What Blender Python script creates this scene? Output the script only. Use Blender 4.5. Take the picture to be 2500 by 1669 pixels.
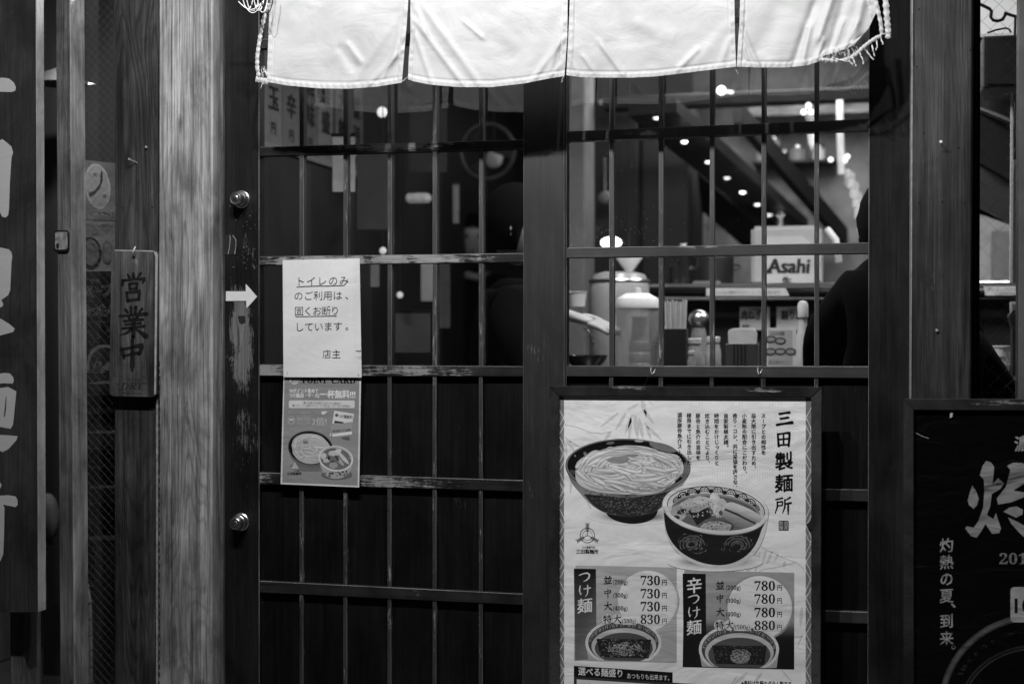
import bpy, bmesh, math, random
from mathutils import Vector, Matrix, noise
random.seed(7)
for o in list(bpy.data.objects): bpy.data.objects.remove(o)
SC = bpy.context.scene
COL = SC.collection
R = math.radians

# ---------------------------------------------------------------- camera
CAM = Vector((0.0, -3.4, 1.08))
YAW, PITCH = R(13.6), R(0.40)
cd = bpy.data.cameras.new('camera'); cam = bpy.data.objects.new('camera', cd); COL.objects.link(cam)
cam.location = CAM; cam.rotation_euler = (R(90) - PITCH, 0, YAW)
cd.lens = 50; cd.sensor_width = 36; cd.clip_start = 0.05; cd.clip_end = 200
cd.dof.use_dof = True; cd.dof.focus_distance = 3.42; cd.dof.aperture_fstop = 2.2; cd.dof.aperture_blades = 9
SC.camera = cam
F, CX, CY = 2500 * 50 / 36, 1250.0, 834.5
FW = Vector((-math.sin(YAW) * math.cos(PITCH), math.cos(YAW) * math.cos(PITCH), -math.sin(PITCH)))
RT = Vector((math.cos(YAW), math.sin(YAW), 0)); UP = RT.cross(FW)

def P(px, py, Y=0.0):
    """the point of the upright plane y = Y that the photograph shows at pixel (px, py)"""
    d = FW + RT * ((px - CX) / F) + UP * ((CY - py) / F)
    return CAM + d * ((Y - CAM.y) / d.y)

# ---------------------------------------------------------------- world, lights, exposure
w = bpy.data.worlds.new('World'); SC.world = w; w.use_nodes = True
w.node_tree.nodes['Background'].inputs[0].default_value = (0.5, 0.5, 0.5, 1)
w.node_tree.nodes['Background'].inputs[1].default_value = 0.008
SC.view_settings.view_transform = 'Standard'; SC.view_settings.look = 'None'
SC.view_settings.exposure = 0; SC.view_settings.gamma = 1
SC.cycles.use_denoising = True
SC.cycles.max_bounces = 8; SC.cycles.transparent_max_bounces = 16
SC.cycles.sample_clamp_indirect = 4

def lamp(name, kind, loc, power, target=None, size=0.05, angle=90, blend=0.6):
    l = bpy.data.lights.new(name, kind); l.energy = power; l.color = (1, 1, 1)
    if kind == 'AREA': l.size = size
    else: l.shadow_soft_size = size
    if kind == 'SPOT': l.spot_size = R(angle); l.spot_blend = blend
    o = bpy.data.objects.new(name, l); COL.objects.link(o); o.location = loc
    if target is not None: o.rotation_euler = (Vector(target) - Vector(loc)).to_track_quat('-Z', 'Y').to_euler()
    return o
# three sign lamps over the shop front, above the frame
for px, pw in ((880, 122), (1330, 122), (1860, 46)):
    x = P(px, 300, 0).x
    lamp('sign_lamp', 'SPOT', (x, -1.55, 2.90), pw, (x, 0, 1.2), 0.03, 125, 0.9)
for px, pw in ((1250, 6.5), (780, 6.5), (1940, 10)):
    x = P(px, 0, 0).x
    lamp('sign_lamp_spot', 'SPOT', (x, -0.95, 2.6), pw, (x, -0.16, 1.90), 0.03, 40, 1.0)
# the restaurant's ceiling lights, then an added fill lamp
lamp('kitchen_light', 'AREA', (P(1650, 500, .5).x, .42, 2.25), 26, (P(1650, 500, 1.1).x, .95, .6), 0.4)
lamp('kitchen_light', 'AREA', (P(1900, 500, 3).x, 2.9, 2.4), 34, (P(1900, 500, 3).x, 3.3, 0), 0.9)
lamp('hall_light', 'AREA', (P(900, 500, 3).x, 2.0, 2.4), 16, (P(900, 500, 3).x, 2.9, 0), 0.8)
lamp('hall_light', 'AREA', (P(2560, 500, 1.2).x, 1.2, 2.3), 26, (P(2560, 500, 1.2).x, 1.2, 0), 0.6)
lamp('poster_fill_light', 'AREA', (P(240, 300, .05).x, 0.06, 2.05), 14, (P(240, 300, .8).x, 0.13, 1.2), 0.06)  # unseen lamp added to brighten the posters behind the wired glass

# ---------------------------------------------------------------- materials
def lin(v): return v / 12.92 if v <= 0.04045 else ((v + 0.055) / 1.055) ** 2.4
_m = {}
class NT:
    def __init__(s, name):
        s.m = bpy.data.materials.new(name); s.m.use_nodes = True; s.t = s.m.node_tree
        s.b = s.t.nodes['Principled BSDF']; s.out = s.t.nodes['Material Output']
        g = s.t.nodes.new('ShaderNodeNewGeometry'); s.pos = g.outputs['Position']; s.geo = g
    def n(s, typ, **kw):
        x = s.t.nodes.new(typ)
        for k, v in kw.items():
            if k.startswith('i_'): x.inputs[k[2:].replace('_', ' ')].default_value = v
            else: setattr(x, k, v)
        return x
    def l(s, a, b): s.t.links.new(a, b)
    def map(s, scale, loc=(0, 0, 0), src=None):
        x = s.n('ShaderNodeMapping'); x.inputs['Scale'].default_value = scale; x.inputs['Location'].default_value = loc
        s.l(src or s.pos, x.inputs['Vector']); return x.outputs[0]
    def noise(s, vec, scale=1, detail=4, rough=.55, dist=0):
        x = s.n('ShaderNodeTexNoise'); s.l(vec, x.inputs['Vector'])
        x.inputs['Scale'].default_value = scale; x.inputs['Detail'].default_value = detail
        x.inputs['Roughness'].default_value = rough; x.inputs['Distortion'].default_value = dist
        return x.outputs['Fac']
    def ramp(s, fac, stops):
        x = s.n('ShaderNodeValToRGB'); e = x.color_ramp.elements
        while len(e) < len(stops): e.new(.5)
        for k, (p, v) in enumerate(stops): e[k].position = p; e[k].color = (v, v, v, 1)
        s.l(fac, x.inputs[0]); return x.outputs[0]
    def math(s, op, a, b=None, clamp=False):
        x = s.n('ShaderNodeMath', operation=op, use_clamp=clamp)
        for k, v in enumerate((a, b)):
            if v is None: continue
            if hasattr(v, 'is_linked') or hasattr(v, 'links'): s.l(v, x.inputs[k])
            else: x.inputs[k].default_value = v
        return x.outputs[0]
    def mix(s, f, a, b, blend='MIX'):
        x = s.n('ShaderNodeMix', data_type='RGBA', blend_type=blend)
        for k, v in ((0, f), (6, a), (7, b)):
            if hasattr(v, 'links'): s.l(v, x.inputs[k])
            elif k == 0: x.inputs[k].default_value = v
            else: x.inputs[k].default_value = (v, v, v, 1)
        return x.outputs[2]
    def bump(s, h, strength=.3, dist=.002, base=None):
        x = s.n('ShaderNodeBump'); x.inputs['Strength'].default_value = strength; x.inputs['Distance'].default_value = dist
        s.l(h, x.inputs['Height'])
        if base: s.l(base, x.inputs['Normal'])
        return x.outputs[0]
    def spot(s, c, r, hard=.5):
        """1 inside an ellipsoid of wear at c with radii r, fading out"""
        inv = tuple(1 / v for v in r)
        m = s.map(inv, tuple(-a * b for a, b in zip(c, inv)))
        x = s.n('ShaderNodeVectorMath', operation='LENGTH'); s.l(m, x.inputs[0])
        y = s.n('ShaderNodeMapRange'); s.l(x.outputs['Value'], y.inputs[0])
        y.inputs[1].default_value = 1; y.inputs[2].default_value = hard; y.inputs[3].default_value = 0; y.inputs[4].default_value = 1
        return y.outputs[0]

def wood(name, dark, light, axis='Z', chips=0.0, chipcol=.35, rough=.5, bump=.35, seed=0, spots=(), cath=.5, knots=False, spec=.35):
    if name in _m: return _m[name]
    n = NT(name)
    def sc(a, c): return (c, c, a) if axis == 'Z' else (a, c, c)
    off = (seed * 3.1, seed * 1.7, seed * 2.3)
    broad = n.noise(n.map(sc(1.5, 17), off), 1, 4, .6, .6)
    fine = n.noise(n.map(sc(5, 230), off), 1, 6, .7, .3)
    mid = n.noise(n.map(sc(2.2, 70), off), 1, 5, .65, .5)
    iso = n.noise(n.map(sc(1.0, 8.5), off), 1, 2, .45, .35)
    ring = n.math('SINE', n.math('MULTIPLY', iso, 150.0))
    ring = n.math('MULTIPLY', n.math('ADD', ring, 1.0), .5)
    rmask = n.ramp(n.noise(n.map(sc(.8, 5), (seed, 2, 5)), 1, 2), [(.40, .15), (.62, 1)])
    g = n.math('ADD', n.math('MULTIPLY', fine, .50), n.math('ADD', n.math('MULTIPLY', broad, .20), n.math('MULTIPLY', mid, .30)))
    col = n.ramp(g, [(.39, dark), (.5, (dark + light) * .46), (.61, light)])
    lines = n.mix(rmask, 1.0, n.ramp(ring, [(.0, 1 - .55 * cath), (.35, 1.0), (1, 1.0)]))
    col = n.mix(1.0, col, lines, 'MULTIPLY')
    cracks = n.ramp(n.noise(n.map(sc(3.0, 260), (9 + seed, 5, 3)), 1, 3, .6), [(.30, .22), (.37, 1)])
    col = n.mix(1.0, col, cracks, 'MULTIPLY')
    dirt = n.ramp(n.noise(n.map((7, 7, 4), (seed, seed, seed)), 1, 6, .65, .5), [(.36, .42), (.60, 1.12)])
    col = n.mix(1.0, col, dirt, 'MULTIPLY')
    stain = n.ramp(n.noise(n.map(sc(.8, 26), (3 + seed, 8, 1)), 1, 5, .6, .3), [(.50, 1), (.66, 1 - .7 * min(1, cath * 1.3))])
    col = n.mix(1.0, col, stain, 'MULTIPLY')
    if cath > .45:
        scr = n.ramp(n.noise(n.map((150, 150, 22) if axis == 'Z' else (22, 150, 150), (seed, 4, 4)), 1, 4, .75, 1.5), [(.64, 0), (.70, .6)])
        scm = n.ramp(n.noise(n.map((5, 5, 3), (2, seed, 9)), 1, 3), [(.45, 0), (.62, 1)])
        col = n.mix(n.math('MULTIPLY', scr, scm), col, min(.6, light * 1.5))
    if knots:
        vo = n.n('ShaderNodeTexVoronoi', feature='F1'); n.l(n.map((8, 8, 3.0), off), vo.inputs['Vector']); vo.inputs['Scale'].default_value = 1
        dd = n.math('ADD', vo.outputs['Distance'], n.math('MULTIPLY', fine, .05))
        kn = n.ramp(dd, [(.045, .12), (.075, .55), (.12, 1)])
        col = n.mix(.75, col, kn, 'MULTIPLY')
    h = n.math('ADD', fine, n.math('MULTIPLY', n.math('MULTIPLY', ring, rmask), .5 * cath))
    if chips > 0 or spots:
        st = n.noise(n.map(sc(17, 330), (4 + seed, 2, 8)), 1, 7, .82)
        area = n.noise(n.map((10, 10, 8), (11 + seed, 3, 6)), 1, 5, .7)
        v = n.math('ADD', st, n.math('MULTIPLY', n.math('SUBTRACT', area, .62 - chips * .12), .75))
        for c, r, amt in spots:
            sp = n.spot(c, r, 0.0)
            v = n.math('ADD', v, n.math('MULTIPLY', sp, amt * .34))
        m = n.ramp(v, [(.655, 0), (.70, 1)])
        col = n.mix(m, col, n.ramp(fine, [(.3, chipcol * .5), (.7, chipcol * 1.2)]))
        h = n.math('SUBTRACT', h, n.math('MULTIPLY', m, .5))
        n.l(n.math('ADD', n.math('MULTIPLY', m, .3), rough, True), n.b.inputs['Roughness'])
    else:
        n.l(n.math('ADD', n.math('MULTIPLY', broad, .25), rough - .12, True), n.b.inputs['Roughness'])
    n.l(col, n.b.inputs['Base Color']); n.b.inputs['Specular IOR Level'].default_value = spec
    n.l(n.bump(h, bump, .0012), n.b.inputs['Normal'])
    _m[name] = n.m; return n.m

def plain(name, v, rough=.5, metal=0, emit=0, var=.15, scale=30, bump=0.1, alpha=None):
    if name in _m: return _m[name]
    n = NT(name)
    f = n.noise(n.pos, scale, 5, .6)
    n.l(n.ramp(f, [(.3, v * (1 - var)), (.7, min(1, v * (1 + var)))]), n.b.inputs['Base Color'])
    n.b.inputs['Roughness'].default_value = rough; n.b.inputs['Metallic'].default_value = metal
    if emit:
        n.b.inputs['Emission Color'].default_value = (1, 1, 1, 1); n.b.inputs['Emission Strength'].default_value = emit
    if bump: n.l(n.bump(f, bump, .002), n.b.inputs['Normal'])
    _m[name] = n.m; return n.m

def print_mat(name='print', rough=.38, wrinkle=.5, spec=.5):
    if name in _m: return _m[name]
    n = NT(name)
    a = n.n('ShaderNodeVertexColor', layer_name='Col')
    f = n.noise(n.map((5, 1, 13)), 1, 3, .5, .6); g = n.noise(n.map((90, 90, 90)), 1, 3)
    n.l(n.mix(.5, a.outputs[0], n.ramp(g, [(.3, .94), (.7, 1.04)]), 'MULTIPLY'), n.b.inputs['Base Color'])
    n.b.inputs['Roughness'].default_value = rough; n.b.inputs['Specular IOR Level'].default_value = spec
    n.l(n.bump(f, wrinkle, .02), n.b.inputs['Normal'])
    _m[name] = n.m; return n.m

def glass_mat(name, refl=1.75, dust=.02, tint=.93):
    if name in _m: return _m[name]
    n = NT(name); t = n.t; t.nodes.remove(n.b)
    tr = n.n('ShaderNodeBsdfTransparent'); tr.inputs[0].default_value = (tint, tint, tint, 1)
    gl = n.n('ShaderNodeBsdfGlossy'); gl.inputs['Roughness'].default_value = .0
    df = n.n('ShaderNodeBsdfDiffuse'); df.inputs[0].default_value = (.6, .6, .6, 1)
    fr = n.n('ShaderNodeFresnel'); fr.inputs[0].default_value = refl
    m1 = n.n('ShaderNodeMixShader'); n.l(fr.outputs[0], m1.inputs[0]); n.l(tr.outputs[0], m1.inputs[1]); n.l(gl.outputs[0], m1.inputs[2])
    sp = n.ramp(n.noise(n.pos, 420, 2), [(.66, 0), (.72, 1)]); ar = n.ramp(n.noise(n.pos, 7, 4), [(.45, .15), (.7, 1)])
    sm = n.ramp(n.noise(n.map((30, 30, 6)), 1, 5, .7), [(.45, 0), (.8, .5)])
    fac = n.math('MULTIPLY', n.math('ADD', n.math('MULTIPLY', sp, ar), n.math('MULTIPLY', sm, .6)), dust)
    m2 = n.n('ShaderNodeMixShader'); n.l(fac, m2.inputs[0]); n.l(m1.outputs[0], m2.inputs[1]); n.l(df.outputs[0], m2.inputs[2])
    n.l(m2.outputs[0], n.out.inputs[0]); _m[name] = n.m; return n.m

def cloth_mat():
    n = NT('noren_cotton')
    f = n.noise(n.map((9, 9, 12)), 1, 5, .55, .8); wv = n.noise(n.map((900, 900, 900)), 1, 1)
    st = n.ramp(n.noise(n.map((5, 5, 6), (3, 1, 2)), 1, 6, .65, .5), [(.30, .50), (.55, .64)])
    n.l(st, n.b.inputs['Base Color']); n.b.inputs['Roughness'].default_value = .55
    n.b.inputs['Sheen Weight'].default_value = .1
    h = n.math('ADD', f, n.math('MULTIPLY', wv, .04))
    nb = n.bump(h, .38, .010); n.l(nb, n.b.inputs['Normal'])
    tl = n.n('ShaderNodeBsdfTranslucent'); tl.inputs[0].default_value = (.75, .75, .75, 1); n.l(nb, tl.inputs['Normal'])
    mx = n.n('ShaderNodeMixShader'); mx.inputs[0].default_value = .26
    n.l(n.b.outputs[0], mx.inputs[1]); n.l(tl.outputs[0], mx.inputs[2]); n.l(mx.outputs[0], n.out.inputs[0])
    return n.m

# ---------------------------------------------------------------- mesh helpers
def props(o, label=None, cat=None, group=None, kind=None):
    for k, v in (('label', label), ('category', cat), ('group', group), ('kind', kind)):
        if v: o[k] = v
    return o
def thing(name, loc, label, cat, group=None):
    o = bpy.data.objects.new(name, None); COL.objects.link(o); o.location = loc; o.empty_display_size = .05
    return props(o, label, cat, group)
def worldloc(o):
    v = Vector((0, 0, 0))
    while o: v = v + o.location; o = o.parent
    return v
class MB:
    def __init__(s): s.v = []; s.f = []; s.c = None; s.sm = False
    def add(s, vs, fs):
        b = len(s.v); s.v += [Vector(v) for v in vs]; s.f += [tuple(i + b for i in f) for f in fs]; return s
    def prism(s, front, back):
        n = len(front)
        fs = [tuple(range(n)), tuple(range(2 * n - 1, n - 1, -1))]
        fs += [(i, i + n, (i + 1) % n + n, (i + 1) % n) for i in range(n)]
        return s.add(list(front) + list(back), fs)
    def slab(s, pts, Yf, Yb):
        """pixel outline (drawn at depth Yf) pushed straight back to Yb"""
        fr = [P(x, y, Yf) for x, y in pts]
        return s.prism(fr, [Vector((p.x, Yb, p.z)) for p in fr])
    def box(s, a, b):
        (x0, y0, z0), (x1, y1, z1) = a, b
        f = [(x0, y0, z0), (x1, y0, z0), (x1, y0, z1), (x0, y0, z1)]
        return s.prism([Vector(p) for p in f], [Vector((p[0], y1, p[2])) for p in f])
    def tube(s, pts, r, n=8, cap=True):
        pts = [Vector(p) for p in pts]; rs = r if isinstance(r, (list, tuple)) else [r] * len(pts)
        b = len(s.v); up = None
        for i, p in enumerate(pts):
            t = (pts[min(i + 1, len(pts) - 1)] - pts[max(i - 1, 0)]).normalized()
            if up is None: up = Vector((0, 0, 1)) if abs(t.z) < .9 else Vector((1, 0, 0))
            a = t.cross(up).normalized(); c = a.cross(t).normalized(); up = c
            s.v += [p + (a * math.cos(k * 2 * math.pi / n) + c * math.sin(k * 2 * math.pi / n)) * rs[i] for k in range(n)]
        for i in range(len(pts) - 1):
            for k in range(n):
                s.f.append((b + i * n + k, b + i * n + (k + 1) % n, b + (i + 1) * n + (k + 1) % n, b + (i + 1) * n + k))
        if cap: s.f.append(tuple(b + k for k in range(n))[::-1]); s.f.append(tuple(b + (len(pts) - 1) * n + k for k in range(n)))
        return s
    def lathe(s, c, prof, n=24, axis='Z', tilt=None):
        """profile [(radius, height)] spun round an axis through c"""
        c = Vector(c); b = len(s.v)
        for r, h in prof:
            for k in range(n):
                a = k * 2 * math.pi / n; x, y = r * math.cos(a), r * math.sin(a)
                s.v.append(c + (Vector((x, y, h)) if axis == 'Z' else Vector((x, -h, y))))
        for i in range(len(prof) - 1):
            for k in range(n):
                s.f.append((b + i * n + k, b + i * n + (k + 1) % n, b + (i + 1) * n + (k + 1) % n, b + (i + 1) * n + k))
        if prof[0][0] > 1e-6: s.f.append(tuple(b + k for k in range(n))[::-1])
        if prof[-1][0] > 1e-6: s.f.append(tuple(b + (len(prof) - 1) * n + k for k in range(n)))
        s.sm = True; return s
    def ball(s, c, r, n=12, sq=(1, 1, 1)):
        c = Vector(c); b = len(s.v); m = n // 2
        for i in range(m + 1):
            t = math.pi * i / m
            for k in range(n):
                a = 2 * math.pi * k / n
                s.v.append(c + Vector((r * math.sin(t) * math.cos(a) * sq[0], r * math.sin(t) * math.sin(a) * sq[1], r * math.cos(t) * sq[2])))
        for i in range(m):
            for k in range(n): s.f.append((b + i * n + k, b + (i + 1) * n + k, b + (i + 1) * n + (k + 1) % n, b + i * n + (k + 1) % n))
        s.sm = True; return s
    def build(s, name, mat, parent=None, bevel=0, kind=None, smooth=None, label=None, seg=1, edge=None):
        off = worldloc(parent) if parent else (sum(s.v, Vector()) / len(s.v))
        me = bpy.data.meshes.new(name); me.from_pydata([v - off for v in s.v], [], s.f)
        bm = bmesh.new(); bm.from_mesh(me)
        bmesh.ops.remove_doubles(bm, verts=bm.verts, dist=1e-6)
        bmesh.ops.recalc_face_normals(bm, faces=bm.faces)
        if bevel: bmesh.ops.bevel(bm, geom=bm.edges[:], offset=bevel, segments=seg, affect='EDGES', clamp_overlap=True, material=1 if edge else -1)
        bm.to_mesh(me); bm.free()
        if smooth or (smooth is None and s.sm):
            me.polygons.foreach_set('use_smooth', [True] * len(me.polygons))
            if s.sm and not smooth: me.set_sharp_from_angle(angle=R(32))
        me.materials.append(mat)
        if edge: me.materials.append(edge)
        o = bpy.data.objects.new(name, me); COL.objects.link(o)
        if parent: o.parent = parent
        else: o.location = off
        if kind: o['kind'] = kind
        if label: o['label'] = label
        return o

def xz_line(x0, x1, Y):
    """world X at height z for an edge seen at x0 on the top row and x1 on the bottom row"""
    a, b = P(x0, 0, Y), P(x1, 1669, Y)
    return lambda z: a.x + (b.x - a.x) * (z - a.z) / (b.z - a.z)
def vslab(mb, xl, xr, Yf, Yb, z0=0.0, z1=2.25):
    """upright board: xl, xr = (px at y 0, px at y 1669)"""
    L, Rr = xz_line(xl[0], xl[1], Yf), xz_line(xr[0], xr[1], Yf)
    fr = [Vector((L(z0), Yf, z0)), Vector((Rr(z0), Yf, z0)), Vector((Rr(z1), Yf, z1)), Vector((L(z1), Yf, z1))]
    return mb.prism(fr, [Vector((p.x, Yb, p.z)) for p in fr])

# ---- flat print: shapes given in photograph pixels, laid on a surface y = surf(px, py)
_g = {}
def glyph(s, off, res=2):
    k = (s, off)
    if k not in _g:
        c = bpy.data.curves.new('t', 'FONT'); c.body = s; c.resolution_u = res; c.offset = off; c.fill_mode = 'FRONT'
        o = bpy.data.objects.new('t', c); m = bpy.data.meshes.new_from_object(o)
        _g[k] = ([(v.co.x, v.co.y) for v in m.vertices], [tuple(p.vertices) for p in m.polygons])
        bpy.data.objects.remove(o); bpy.data.curves.remove(c); bpy.data.meshes.remove(m)
    return _g[k]
class Print:
    STEP = .00008
    ALB = .78
    def __init__(s, surf): s.surf = surf if callable(surf) else (lambda x, y, Y=surf: Y); s.v = []; s.f = []; s.c = []; s.lay = 1
    def pt(s, x, y): return P(x, y, s.surf(x, y) - s.lay * s.STEP)
    def up(s, n=1): s.lay += n; return s
    def poly(s, pts, v, alb=None):
        alb = alb or s.ALB
        b = len(s.v)
        for x, y in pts: s.v.append(s.pt(x, y))
        s.f.append(tuple(range(b, b + len(pts))))
        vs = v if isinstance(v, (list, tuple)) else [v] * len(pts)
        s.c += [lin(q) * alb for q in vs]; return s
    def soft(s, pts, v, n=5, corner=True):
        """closed outline rounded through its points"""
        vv = list(v) if isinstance(v, (list, tuple)) else [v] * len(pts)
        if corner: pts = [pts[0]] + list(pts) + [pts[-1]]; vv = [vv[0]] + vv + [vv[-1]]
        out = []; vs = []; m = len(pts)
        for i in range(m):
            a, b, c, d = pts[i - 1], pts[i], pts[(i + 1) % m], pts[(i + 2) % m]
            if b == c: continue
            for k in range(n):
                t = k / n; q = []
                for j in (0, 1): q.append(.5 * (2 * b[j] + (c[j] - a[j]) * t + (2 * a[j] - 5 * b[j] + 4 * c[j] - d[j]) * t * t + (3 * b[j] - a[j] - 3 * c[j] + d[j]) * t ** 3))
                out.append(tuple(q)); vs.append(vv[i] + (vv[(i + 1) % m] - vv[i]) * t)
        return s.poly(out, vs)
    def grid(s, x0, y0, x1, y1, nx, ny, fn, alb=None, quad=None):
        alb = alb or s.ALB
        b = len(s.v)
        for j in range(ny + 1):
            for i in range(nx + 1):
                u, t = i / nx, j / ny
                if quad:
                    (ax, ay), (bx, by), (cx_, cy_), (dx, dy) = quad
                    x = (ax * (1 - u) + bx * u) * (1 - t) + (dx * (1 - u) + cx_ * u) * t
                    y = (ay * (1 - u) + by * u) * (1 - t) + (dy * (1 - u) + cy_ * u) * t
                else: x, y = x0 + (x1 - x0) * u, y0 + (y1 - y0) * t
                s.v.append(s.pt(x, y))
        for j in range(ny):
            for i in range(nx):
                a = b + j * (nx + 1) + i; s.f.append((a, a + 1, a + nx + 2, a + nx + 1))
                for q in (a, a + 1, a + nx + 2, a + nx + 1):
                    k = q - b; s.c.append(lin(max(0, min(1, fn(k % (nx + 1) / nx, k // (nx + 1) / ny)))) * alb)
        return s
    def ell(s, cx, cy, rx, ry, v, rot=0, n=36, a0=0, a1=360, wob=0):
        pts = []; c, sn = math.cos(R(rot)), math.sin(R(rot))
        for k in range(n if a1 - a0 >= 360 else n + 1):
            a = R(a0 + (a1 - a0) * k / n); q = 1 + random.uniform(-wob, wob)
            x, y = rx * math.cos(a) * q, ry * math.sin(a) * q
            pts.append((cx + x * c - y * sn, cy + x * sn + y * c))
        return s.poly(pts, v)
    def ring(s, cx, cy, rx, ry, wd, v, rot=0, a0=0, a1=360, n=40):
        c, sn = math.cos(R(rot)), math.sin(R(rot)); pts = []
        for k in range(n + 1):
            a = R(a0 + (a1 - a0) * k / n); x, y = rx * math.cos(a), ry * math.sin(a)
            pts.append((cx + x * c - y * sn, cy + x * sn + y * c))
        return s.stroke(pts, wd, v)
    def stroke(s, pts, wd, v):
        n = len(pts); ws = wd if isinstance(wd, (list, tuple)) else [wd] * n
        b = len(s.v); L = []
        for i in range(n):
            x0, y0 = pts[max(i - 1, 0)]; x1, y1 = pts[min(i + 1, n - 1)]
            d = math.hypot(x1 - x0, y1 - y0) or 1; nx, ny = -(y1 - y0) / d, (x1 - x0) / d
            h = (ws[i] if len(ws) == n else ws[0] + (ws[-1] - ws[0]) * i / (n - 1)) / 2
            for q in (-h, h):
                x, y = pts[i][0] + nx * q, pts[i][1] + ny * q
                s.v.append(s.pt(x, y))
        for i in range(n - 1):
            a = b + 2 * i; s.f.append((a, a + 1, a + 3, a + 2)); s.c += [lin(v) * s.ALB] * 4
        return s
    def strand(s, pts, ws, edge, mid):
        """a rounded printed strand: shaded edges, pale middle"""
        n = len(pts); b = len(s.v); prof = ((-.5, edge), (-.25, mid * .97), (-.02, min(1, mid + .03)), (.22, mid * .9), (.5, edge * .9))
        for i in range(n):
            x0, y0 = pts[max(i - 1, 0)]; x1, y1 = pts[min(i + 1, n - 1)]
            d = math.hypot(x1 - x0, y1 - y0) or 1; nx, ny = -(y1 - y0) / d, (x1 - x0) / d
            if ny < 0: nx, ny = -nx, -ny
            for q, _ in prof: s.v.append(s.pt(pts[i][0] + nx * q * ws[i], pts[i][1] + ny * q * ws[i]))
        for i in range(n - 1):
            for k in range(4):
                a = b + 5 * i + k; s.f.append((a, a + 1, a + 6, a + 5))
                c0, c1 = lin(prof[k][1]) * s.ALB, lin(prof[k + 1][1]) * s.ALB; s.c += [c0, c1, c1, c0]
        return s
    def brush(s, strokes, cx, cy, size, v):
        """brush-drawn strokes in a unit square (y down): [(x, y, width), ...]"""
        for st in strokes:
            pts = []; ws = []
            for i in range(len(st) - 1):
                for k in range(4 if i < len(st) - 2 else 5):
                    t = k / 4; a, b = st[i], st[i + 1]
                    pts.append((cx + (a[0] + (b[0] - a[0]) * t - .5) * size, cy + (a[1] + (b[1] - a[1]) * t - .5) * size))
                    ws.append((a[2] + (b[2] - a[2]) * t) * size)
            s.stroke(pts, ws, v)
            for (x, y), q in ((pts[0], ws[0]), (pts[-1], ws[-1])): s.ell(x, y, q / 2, q / 2, v, n=10)
        return s
    def _put(s, g, fn, v):
        b = len(s.v)
        for x, y in g[0]:
            X, Y = fn(x, y); s.v.append(s.pt(X, Y))
        for f in g[1]:
            s.f.append(tuple(i + b for i in f)); s.c += [lin(v) * s.ALB] * len(f)
    def char(s, ch, cx, cy, size, v, off=.0, shear=0.0, rot=0, sx=1.0):
        if ch == 'ー' and rot == 0: rot = 90
        if off > .006:
            l0 = s.lay
            for dx, dy in ((-1, -.6), (1, -.6), (-1, .6), (1, .6), (0, 0)):
                s.char(ch, cx + dx * off * size, cy + dy * off * size, size, v, 0, shear, rot, sx); s.lay += .12
            s.lay = l0; return
        g = glyph(ch, off)
        if not g[0]: return
        c, sn = math.cos(R(rot)), math.sin(R(rot))
        def fn(x, y):
            x = (x - .5) * sx * size; y = -(y - .38) * size
            y -= shear * x
            return cx + x * c - y * sn, cy + x * sn + y * c
        s._put(g, fn, v)
    def col(s, txt, cx, y0, size, v, pitch=None, off=.0, shear=0.06, sx=1.0, lean=0.0):
        """a column of characters written downwards; y0 = top"""
        pitch = pitch or size; y = y0 + size / 2
        for ch in txt:
            if ch != ' ':
                if ch in '、。': s.char(ch, cx + size * .62 + lean * (y - y0), y - size * .55, size, v, off, 0)
                elif ch in 'っ': s.char(ch, cx + size * .12 + lean * (y - y0), y - size * .1, size, v, off, shear, 0, sx)
                else: s.char(ch, cx + lean * (y - y0), y, size, v, off, shear, 0, sx)
            y += pitch
        return s
    def row(s, txt, x0, yb, x1, h, v, off=.0, slope=0.0, italic=0.0, em=False):
        """a line of text: left x0, right x1, baseline yb, height h; em: h is the full character square"""
        if off > .006:
            l0 = s.lay; e = min(off, .06)
            for dx, dy in ((-1, -.5), (1, .5), (-1, .5), (1, -.5)):
                s.row(txt, x0 + dx * e * h, yb + dy * e * h, x1 + dx * e * h, h, v, 0, slope, italic, em); s.lay += .12
            s.lay = l0; return s
        g = glyph(txt, off)
        xs = [q[0] for q in g[0]]; ys = [q[1] for q in g[0]]
        a, b = min(xs), max(xs); yt = .88 if em else max(ys)
        def fn(x, y):
            X = x0 + (x - a) / (b - a) * (x1 - x0) + italic * y * h
            return X, yb - y * h / yt + slope * (X - x0)
        s._put(g, fn, v); return s
    def build(s, name, mat, parent=None, label=None):
        off = worldloc(parent) if parent else (sum(s.v, Vector()) / len(s.v))
        me = bpy.data.meshes.new(name); me.from_pydata([v - off for v in s.v], [], s.f)
        ca = me.color_attributes.new('Col', 'FLOAT_COLOR', 'CORNER')
        buf = []
        for q in s.c: buf += [q, q, q, 1.0]
        ca.data.foreach_set('color', buf)
        # faces look at the street
        me.update()
        me.materials.append(mat)
        o = bpy.data.objects.new(name, me); COL.objects.link(o)
        if parent: o.parent = parent
        else: o.location = off
        if label: o['label'] = label
        return o
def sgrey(v): return lin(v)
serif = {}
for i, ch in enumerate('0123456789'): serif[ch] = chr(0x1D7CE + i)
for i in range(26): serif[chr(65 + i)] = chr(0x1D400 + i); serif[chr(97 + i)] = chr(0x1D41A + i)
def SF(t): return ''.join(serif.get(c, c) for c in t)
def SFI(t): return ''.join(chr(0x1D468 + ord(c) - 65) if 'A' <= c <= 'Z' else c for c in t)

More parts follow.
